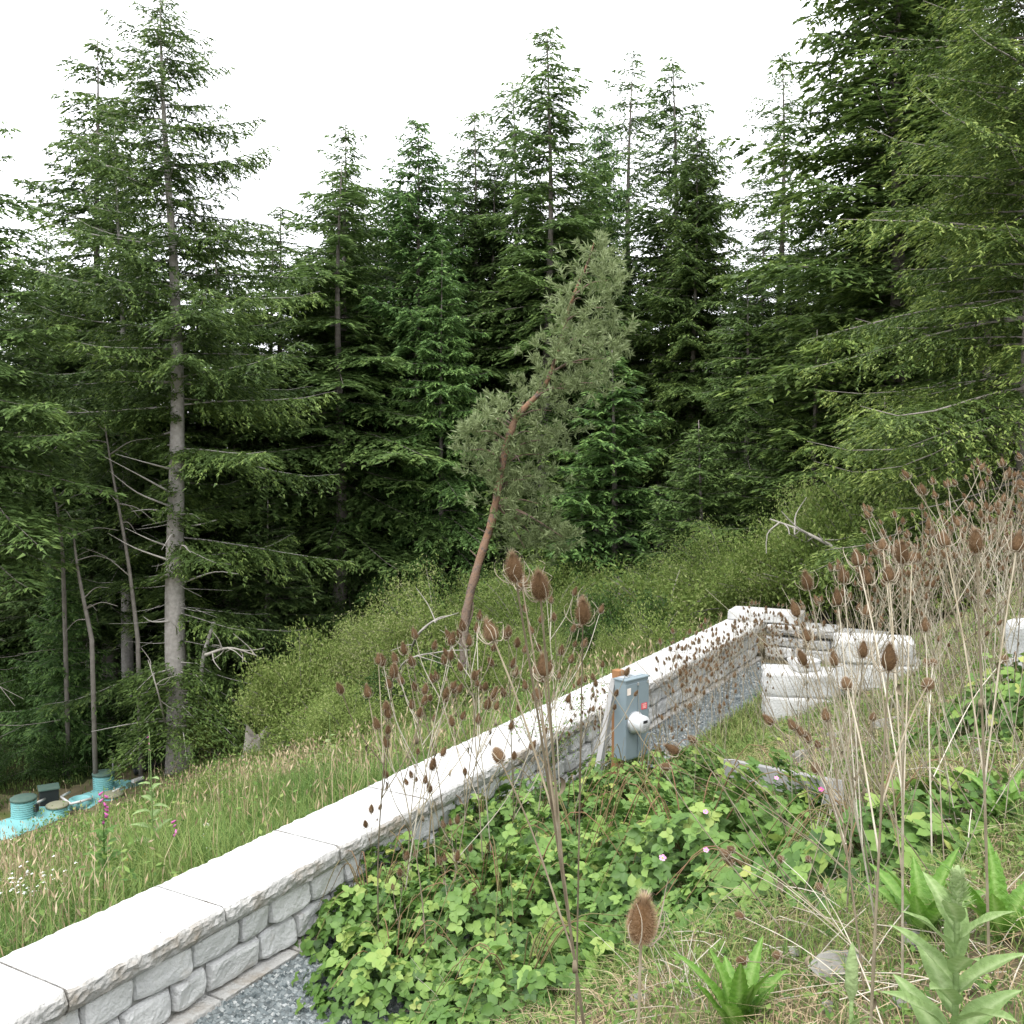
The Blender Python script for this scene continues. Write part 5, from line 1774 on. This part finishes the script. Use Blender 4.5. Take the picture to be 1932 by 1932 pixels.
# ------------------------------------------------------------------ rocks, stump, fallen branches
def rock(label, p, size, seed, rz=0.0, m='rock', sq=.6, name='rock'):
    g = np.random.default_rng(seed)
    n, k = 9, 14
    th = np.linspace(.02, PI - .02, n)
    ph = np.linspace(0, 2 * PI, k, endpoint=False)
    D = np.stack([np.sin(th)[:, None] * np.cos(ph), np.sin(th)[:, None] * np.sin(ph), np.broadcast_to(np.cos(th)[:, None], (n, k))], -1)
    planes = unit(g.normal(0, 1, (11, 3)))
    dist = g.uniform(.6, .95, 11)
    rr = np.min(np.where(D @ planes.T > .15, dist / np.maximum(D @ planes.T, .15), 9), -1)
    rr = np.minimum(rr, 1.15)
    V = D * rr[..., None] * np.array([1, .72, sq]) * size
    i, j = np.meshgrid(np.arange(n - 1), np.arange(k), indexing='ij')
    j2 = (j + 1) % k
    F = np.stack([i * k + j, (i + 1) * k + j, (i + 1) * k + j2, i * k + j2], -1).reshape(-1, 4)
    o = MB().add(V, F).obj(name, M[m])
    o.location = (float(p[0]), float(p[1]), gz(p) + size * sq * .35)
    o.rotation_euler = (0, g.uniform(-.3, .3), rz)
    return tag(o, label, 'rock')


rock('largest grey rock, flat-topped, in the dry grass by the dead stalks', ground(840, 978), .135, 1001, .6)
rock('small dark rock just behind the bottom rosette', ground(765, 985), .04, 1002)
rock('pale stone at the bottom between rosette and felted plant', ground(905, 1010), .05, 1003)
rock('tan stone beside the close-up teasel stem', ground(640, 1000), .05, 1004)
rock('tan upright stone on the bank beyond the beam', ground(802, 765), .10, 1005, sq=1.0)
rock('grey rock under the dry stalks near the rosette', ground(920, 950), .07, 1006)
rock('grey stone behind the beam among white flowers', ground(838, 742), .13, 1007)
rock('brown-grey stone below the pale block piles', ground(890, 730), .16, 1008)
for i in range(26):
    u, v = R.uniform(560, 1010), R.uniform(740, 1015)
    p = ground(u, v)
    rock('little stone scattered in the weeds on the bank', p, R.uniform(.015, .04) * (1 + (v < 850)), 1020 + i, R.uniform(0, 6))['group'] = 'little stones on the bank'

sp_ = ground(258, 752)
g = np.random.default_rng(1100)
k, n = 22, 7
a = np.linspace(0, 2 * PI, k, endpoint=False)
V = np.zeros((n, k, 3))
top = .62 + .16 * np.sin(a * 2 + 1) + g.uniform(0, .16, k)
for q in range(n):
    f = q / (n - 1)
    r_ = (.46 - .14 * f ** .5) * (1 + .10 * np.sin(a * 5 + 1) + g.normal(0, .02, k))
    V[q] = np.stack([r_ * np.cos(a), r_ * np.sin(a), f * top - .1], -1)
V = np.concatenate([V.reshape(-1, 3), [[0, 0, .42]]])
i, j = np.meshgrid(np.arange(n - 1), np.arange(k), indexing='ij')
F = np.stack([i * k + j, i * k + (j + 1) % k, (i + 1) * k + (j + 1) % k, (i + 1) * k + j], -1).reshape(-1, 4)
F2 = np.stack([(n - 1) * k + np.arange(k), (n - 1) * k + (np.arange(k) + 1) % k, np.full(k, n * k)], -1)
o = MB().add(V, [F, F2]).obj('tree_stump', M['deadwood'])
o.location = (sp_[0], sp_[1], gz(sp_))
tag(o, 'splintered grey tree stump at the edge of the field', 'stump')


def snag(label, pts, r, nb, seed):
    g = np.random.default_rng(seed)
    P = spline(pts, 18)
    mb = MB().add(*tube(P, np.linspace(r, r * .25, len(P)), 6), tint=.7)
    for q in range(nb):
        i = g.integers(3, len(P) - 1)
        d = unit(P[i] - P[i - 1] + g.normal(0, .8, 3))
        L = g.uniform(.3, .9)
        mb.add(*tube(spline([P[i], P[i] + d * L * .5, P[i] + d * L + g.normal(0, .1, 3)], 5), np.linspace(r * .4, r * .12, 7)[:len(spline([P[i], P[i] + d, P[i] + 2 * d], 5))], 4, False), tint=.8)
    return tag(mb.obj('dead_branch', M['deadwood'], None, True), label, 'branch')


snag('long bleached dead branch sloping over the shrubs above the return wall', [at(880, 575, 18), at(835, 548, 18), at(800, 530, 18.2), at(770, 519, 18.5)], .05, 9, 1201)
snag('lichened grey branch arching out of the pale shrubs beside the pine', [ground(408, 668), at(415, 640, 21), at(435, 620, 21), at(452, 615, 21)], .04, 7, 1202)
snag('dead grey branch lying at the foot of the bushes right of the tall spruce', [at(205, 655, 27), at(230, 648, 27), at(258, 656, 27)], .05, 10, 1203)
snag('broken pale limbs sticking out at the foot of the tall spruce', [ground(172, 762) + [0, 0, .2], at(160, 700, 27.5), at(148, 660, 27.5)], .04, 6, 1204)
snag('fallen forked branch in the shrubs left of the teasel clump', [ground(395, 700), at(402, 665, 19.5), at(440, 652, 19.5), at(470, 650, 19.5)], .03, 9, 1205)

# ------------------------------------------------------------------ grass and ground cover
def blades(P, H, lean, wd, tint, g, seg=2):
    n = len(P)
    a = g.uniform(0, 2 * PI, n)
    d = np.stack([np.cos(a), np.sin(a), 0 * a], -1)
    sd = np.stack([-np.sin(a), np.cos(a), 0 * a], -1)
    H, wd = np.broadcast_to(H, (n,)), np.broadcast_to(wd, (n,))
    b1 = P + np.array([0, 0, 1]) * (H * .55)[:, None] + d * (H * lean * .3)[:, None]
    b2 = P + np.array([0, 0, 1]) * (H * (1 - lean * .3))[:, None] + d * (H * lean)[:, None]
    w = wd[:, None] / 2
    V = np.stack([P - sd * w, P + sd * w, b1 + sd * w * .8, b1 - sd * w * .8, b2], 1)
    k = 5 * np.arange(n)[:, None]
    F4 = np.array([[0, 1, 2, 3]]) + k
    F3 = np.array([[3, 2, 4]]) + k
    return V.reshape(-1, 3), [F4, F3], np.repeat(tint, 5)


gg = np.random.default_rng(1300)


def scatter(n, s_rng, t_rng, dmax=60):
    s, t = gg.uniform(*s_rng, n), gg.uniform(*t_rng, n)
    P = W(t, s, 0.0)
    P[:, 2] = hz(P[:, 0], P[:, 1]) - .01
    tank = (np.hypot((P[:, 0] + 12.0), (P[:, 1] - 26.8) * .6) < 1.9) & (gg.random(n) < .8)
    ok = ~tank & (P[:, 1] > .8) & (np.abs(P[:, 0]) < P[:, 1] * .56 + .5)
    return P[ok]


def clumpy(P, f, thr, seed):
    return P[wob(P[:, 0], P[:, 1], f, seed) + gg.normal(0, .25, len(P)) > thr]


# field beyond the wall
mb = MB()
for n, sr, tr_, h, wd in ((70000, (.85, 6), (-3, 19), .55, .009), (60000, (5, 14), (-3, 24), .42, .014), (45000, (13, 26), (0, 30), .30, .022)):
    P = scatter(n, sr, tr_)
    pat = wob(P[:, 0], P[:, 1], .8, 5)
    t = np.clip(.27 + .27 * pat + gg.normal(0, .17, len(P)), 0, 1)
    hh = h * gg.uniform(.35, 1.1, len(P)) * np.clip(1 + .55 * wob(P[:, 0], P[:, 1], 1.7, 2), .25, 1.9) * np.clip(1.35 - .028 * P[:, 1], .6, 1)
    V, F, T = blades(P, hh, gg.uniform(.1, .9, len(P)), wd, t, gg)
    mb.add(V, F, T)
tag(mb.obj('field_grass', M['grass']), kind='stuff')
mb = MB()      # dry seed stalks in the field
P = clumpy(np.concatenate([scatter(9000, (1, 9), (-3, 16)), scatter(6000, (8, 22), (0, 28))]), .7, .15, 8)
dst = P[:, 1]
V, F, T = blades(P, gg.uniform(.4, .95, len(P)) * np.clip(1.25 - dst * .024, .45, 1), gg.uniform(.05, .4, len(P)), .003 + .0005 * dst, np.clip(gg.normal(.55, .2, len(P)), 0, 1), gg)
mb.add(V, F, T)
tip = V.reshape(-1, 5, 3)[:, 4]
Vd, Fd = diamonds(tip - [0, 0, .06], gg.normal(0, .35, tip.shape) + [0, 0, 1], gg.normal(0, 1, tip.shape), .10, .012 + .0006 * dst)
mb.add(Vd, Fd, np.repeat(np.clip(gg.normal(.6, .2, len(tip)), 0, 1), 4))
tag(mb.obj('dry_grass', M['straw']), kind='stuff')
mb = MB()      # broad weeds in the field
P = clumpy(scatter(52000, (.9, 18), (-3, 24)), .9, .12, 12)
hh = gg.uniform(.05, .5, len(P)) * np.clip(1 + wob(P[:, 0], P[:, 1], 2.1, 4), .2, 2)
P2 = P + np.array([0, 0, 1]) * hh[:, None]
V, F = diamonds(P2, gg.normal(0, 1, P.shape) + [0, 0, .2], gg.normal(0, .5, P.shape) + [0, 0, 1], gg.uniform(.04, .10, len(P)), .035)
mb.add(V, F, np.repeat(np.clip(gg.normal(.5, .22, len(P)) + .2 * wob(P[:, 0], P[:, 1], 1.3, 9), 0, 1), 4))
tag(mb.obj('field_weeds', M['weed']), kind='stuff')

# bank on the viewer's side
mb = MB()
P = clumpy(scatter(90000, (-7, -1.25), (-4.5, 13)), 1.6, -.15, 3)
t = np.clip(.52 + .3 * wob(P[:, 0], P[:, 1], 1.9, 7) + gg.normal(0, .22, len(P)), 0, 1)
V, F, T = blades(P, gg.uniform(.05, .20, len(P)), gg.uniform(.3, 1.4, len(P)), .0045 + .0006 * P[:, 1], t, gg)
mb.add(V, F, T)
P = scatter(9000, (-1.6, -.74), (6.8, 13.2))
V, F, T = blades(P, gg.uniform(.05, .22, len(P)), gg.uniform(.2, 1.2, len(P)), .011, np.clip(gg.normal(.5, .25, len(P)), 0, 1), gg)
mb.add(V, F, T)
tag(mb.obj('bank_grass', M['grass']), kind='stuff')
mb = MB()
P = clumpy(scatter(60000, (-7, -1.25), (-4.5, 13)), 1.3, .05, 21)
V, F, T = blades(P, gg.uniform(.04, .16, len(P)), gg.uniform(.8, 2.6, len(P)), .0032 + .0005 * P[:, 1], np.clip(gg.normal(.5, .25, len(P)), 0, 1), gg)
mb.add(V, F, T)
tag(mb.obj('dry_grass', M['straw']), kind='stuff')
mb = MB()
P = clumpy(scatter(70000, (-7, -1.2), (-4.5, 13.2)), 1.5, .0, 33)
P2 = P + np.array([0, 0, 1]) * gg.uniform(.01, .13, len(P))[:, None]
V, F = diamonds(P2, gg.normal(0, 1, P.shape) * [1, 1, .4], gg.normal(0, .45, P.shape) + [0, 0, 1], gg.uniform(.018, .045, len(P)) * (1 + P[:, 1] * .05), .018 * (1 + P[:, 1] * .05))
mb.add(V, F, np.repeat(np.clip(gg.normal(.48, .2, len(P)), 0, 1), 4))
tag(mb.obj('ground_cover', M['weed']), kind='stuff')
mb = MB()      # finer litter and weeds close to the viewer
P = scatter(60000, (-6.5, -1.4), (-4.4, 2.5))
dn = wob(P[:, 0], P[:, 1], 2.3, 17) + gg.normal(0, .3, len(P))
Pa, Pb = P[dn > .15], P[dn <= .15]
V, F, T = blades(Pa, gg.uniform(.03, .15, len(Pa)), gg.uniform(.5, 2.8, len(Pa)), .0028, np.clip(gg.normal(.5, .28, len(Pa)), 0, 1), gg)
mb.add(V, F, T)
tag(mb.obj('dry_litter', M['straw']), kind='stuff')
mb = MB()
V, F, T = blades(Pb[::2], gg.uniform(.04, .22, len(Pb[::2])), gg.uniform(.3, 1.3, len(Pb[::2])), .0042, np.clip(gg.normal(.4, .2, len(Pb[::2])), 0, 1), gg)
mb.add(V, F, T)
Pc = clumpy(scatter(5200, (-6.5, -1.3), (-4.4, 6)), 1.8, .0, 41)
for i in range(len(Pc)):
    V, F = LEAF_G[i % 3]
    a = gg.uniform(0, 6.28)
    N_ = unit(np.array([gg.normal(0, .35), gg.normal(0, .35) - .25, 1]))
    X_ = unit(np.cross(np.cross(N_, [math.cos(a), math.sin(a), 0]), N_))
    Y_ = np.cross(N_, X_)
    sc_ = gg.uniform(.22, .6)
    mb.add(Pc[i] + [0, 0, gg.uniform(.01, .10)] + sc_ * (V[:, :1] * X_ + V[:, 1:2] * Y_ + V[:, 2:] * N_), F, np.clip(gg.normal(.45, .22), 0, 1))
tag(mb.obj('low_weeds', M['weed']), kind='stuff')
# fallen dry stalks
mb = MB()
for q in range(150):
    u, v = gg.uniform(640, 1020), gg.uniform(740, 1024)
    p = ground(u, v) + [0, 0, .02]
    a = gg.uniform(0, PI)
    L = gg.uniform(.15, .6)
    d = np.array([math.cos(a), math.sin(a), 0])
    e = p + d * L
    e[2] = gz(e) + gg.uniform(.01, .18)
    mb.add(*tube(spline([p, (p + e) / 2 + [0, 0, gg.uniform(0, .06)], e], 5), gg.uniform(.0016, .003), 4, False), tint=gg.random())
for q in range(46):
    c_ = ((455, 1012), (470, 985), (690, 1000))[q % 3]
    p = ground(c_[0] + gg.normal(0, 14), c_[1] + gg.normal(0, 10))
    e = p + np.array([gg.normal(-.06, .10), gg.normal(0, .08), gg.uniform(.12, .42)])
    mb.add(*tube(spline([p, (p + e) / 2 + gg.normal(0, .015, 3), e], 5), [.0022, .0016, .0010], 4, False), tint=gg.uniform(.4, 1))
tag(mb.obj('fallen_stalks', M['teasel_stem'], None, True), kind='stuff')
mb = MB()      # upright bare dry stems through the bank and thicket
for q in range(430):
    if q % 5:
        p = at(gg.uniform(790, 1060), 512, gg.uniform(4.4, 11.5))
    else:
        p = W(gg.uniform(5, 13), -gg.uniform(.1, 1.8), 0.)
    p = np.array([p[0], p[1], gz(p)])
    s, t = st(p[0], p[1])
    if s > -.1:
        continue
    H = gg.uniform(.5, 1.4)
    e = p + np.array([gg.normal(-.18, .34) if q % 5 else gg.normal(0, .16), gg.normal(0, .2), 1]) * H
    mb.add(*tube(spline([p, (p + e) / 2 + gg.normal(0, .03, 3), e], 5), np.linspace(.0036, .0014, 6), 4, False), tint=gg.uniform(.25, .95))
tag(mb.obj('dry_stalks', M['teasel_stem'], None, True), kind='stuff')

# ------------------------------------------------------------------ labels: repeats that share a description are told apart by their order
same = {}
for o in list(COL.objects):
    if o.parent is None and o.get('category') in ('teasel', 'shrub', 'rock') and o.get('label'):
        same.setdefault(o['label'], []).append(o)
ORD = ['first', 'second', 'third', 'fourth', 'fifth', 'sixth', 'seventh', 'eighth', 'ninth', 'tenth', 'eleventh', 'twelfth']
for lab, os_ in same.items():
    if len(os_) > 1:
        os_.sort(key=lambda o: o.location.x / max(.1, o.location.y))
        for i, o in enumerate(os_):
            if o['category'] == 'rock':
                continue
            o['label'] = ORD[min(i, 11)] + ' ' + lab.replace('shrub', 'shrub').replace('shaded bush two farther deep', 'leftward shaded bush deep').replace('scrub bush', 'scrub bush from left').replace('dry teasel, ', 'teasel from left, ').replace('small-headed dry teasel ', 'small-headed teasel from left, ')
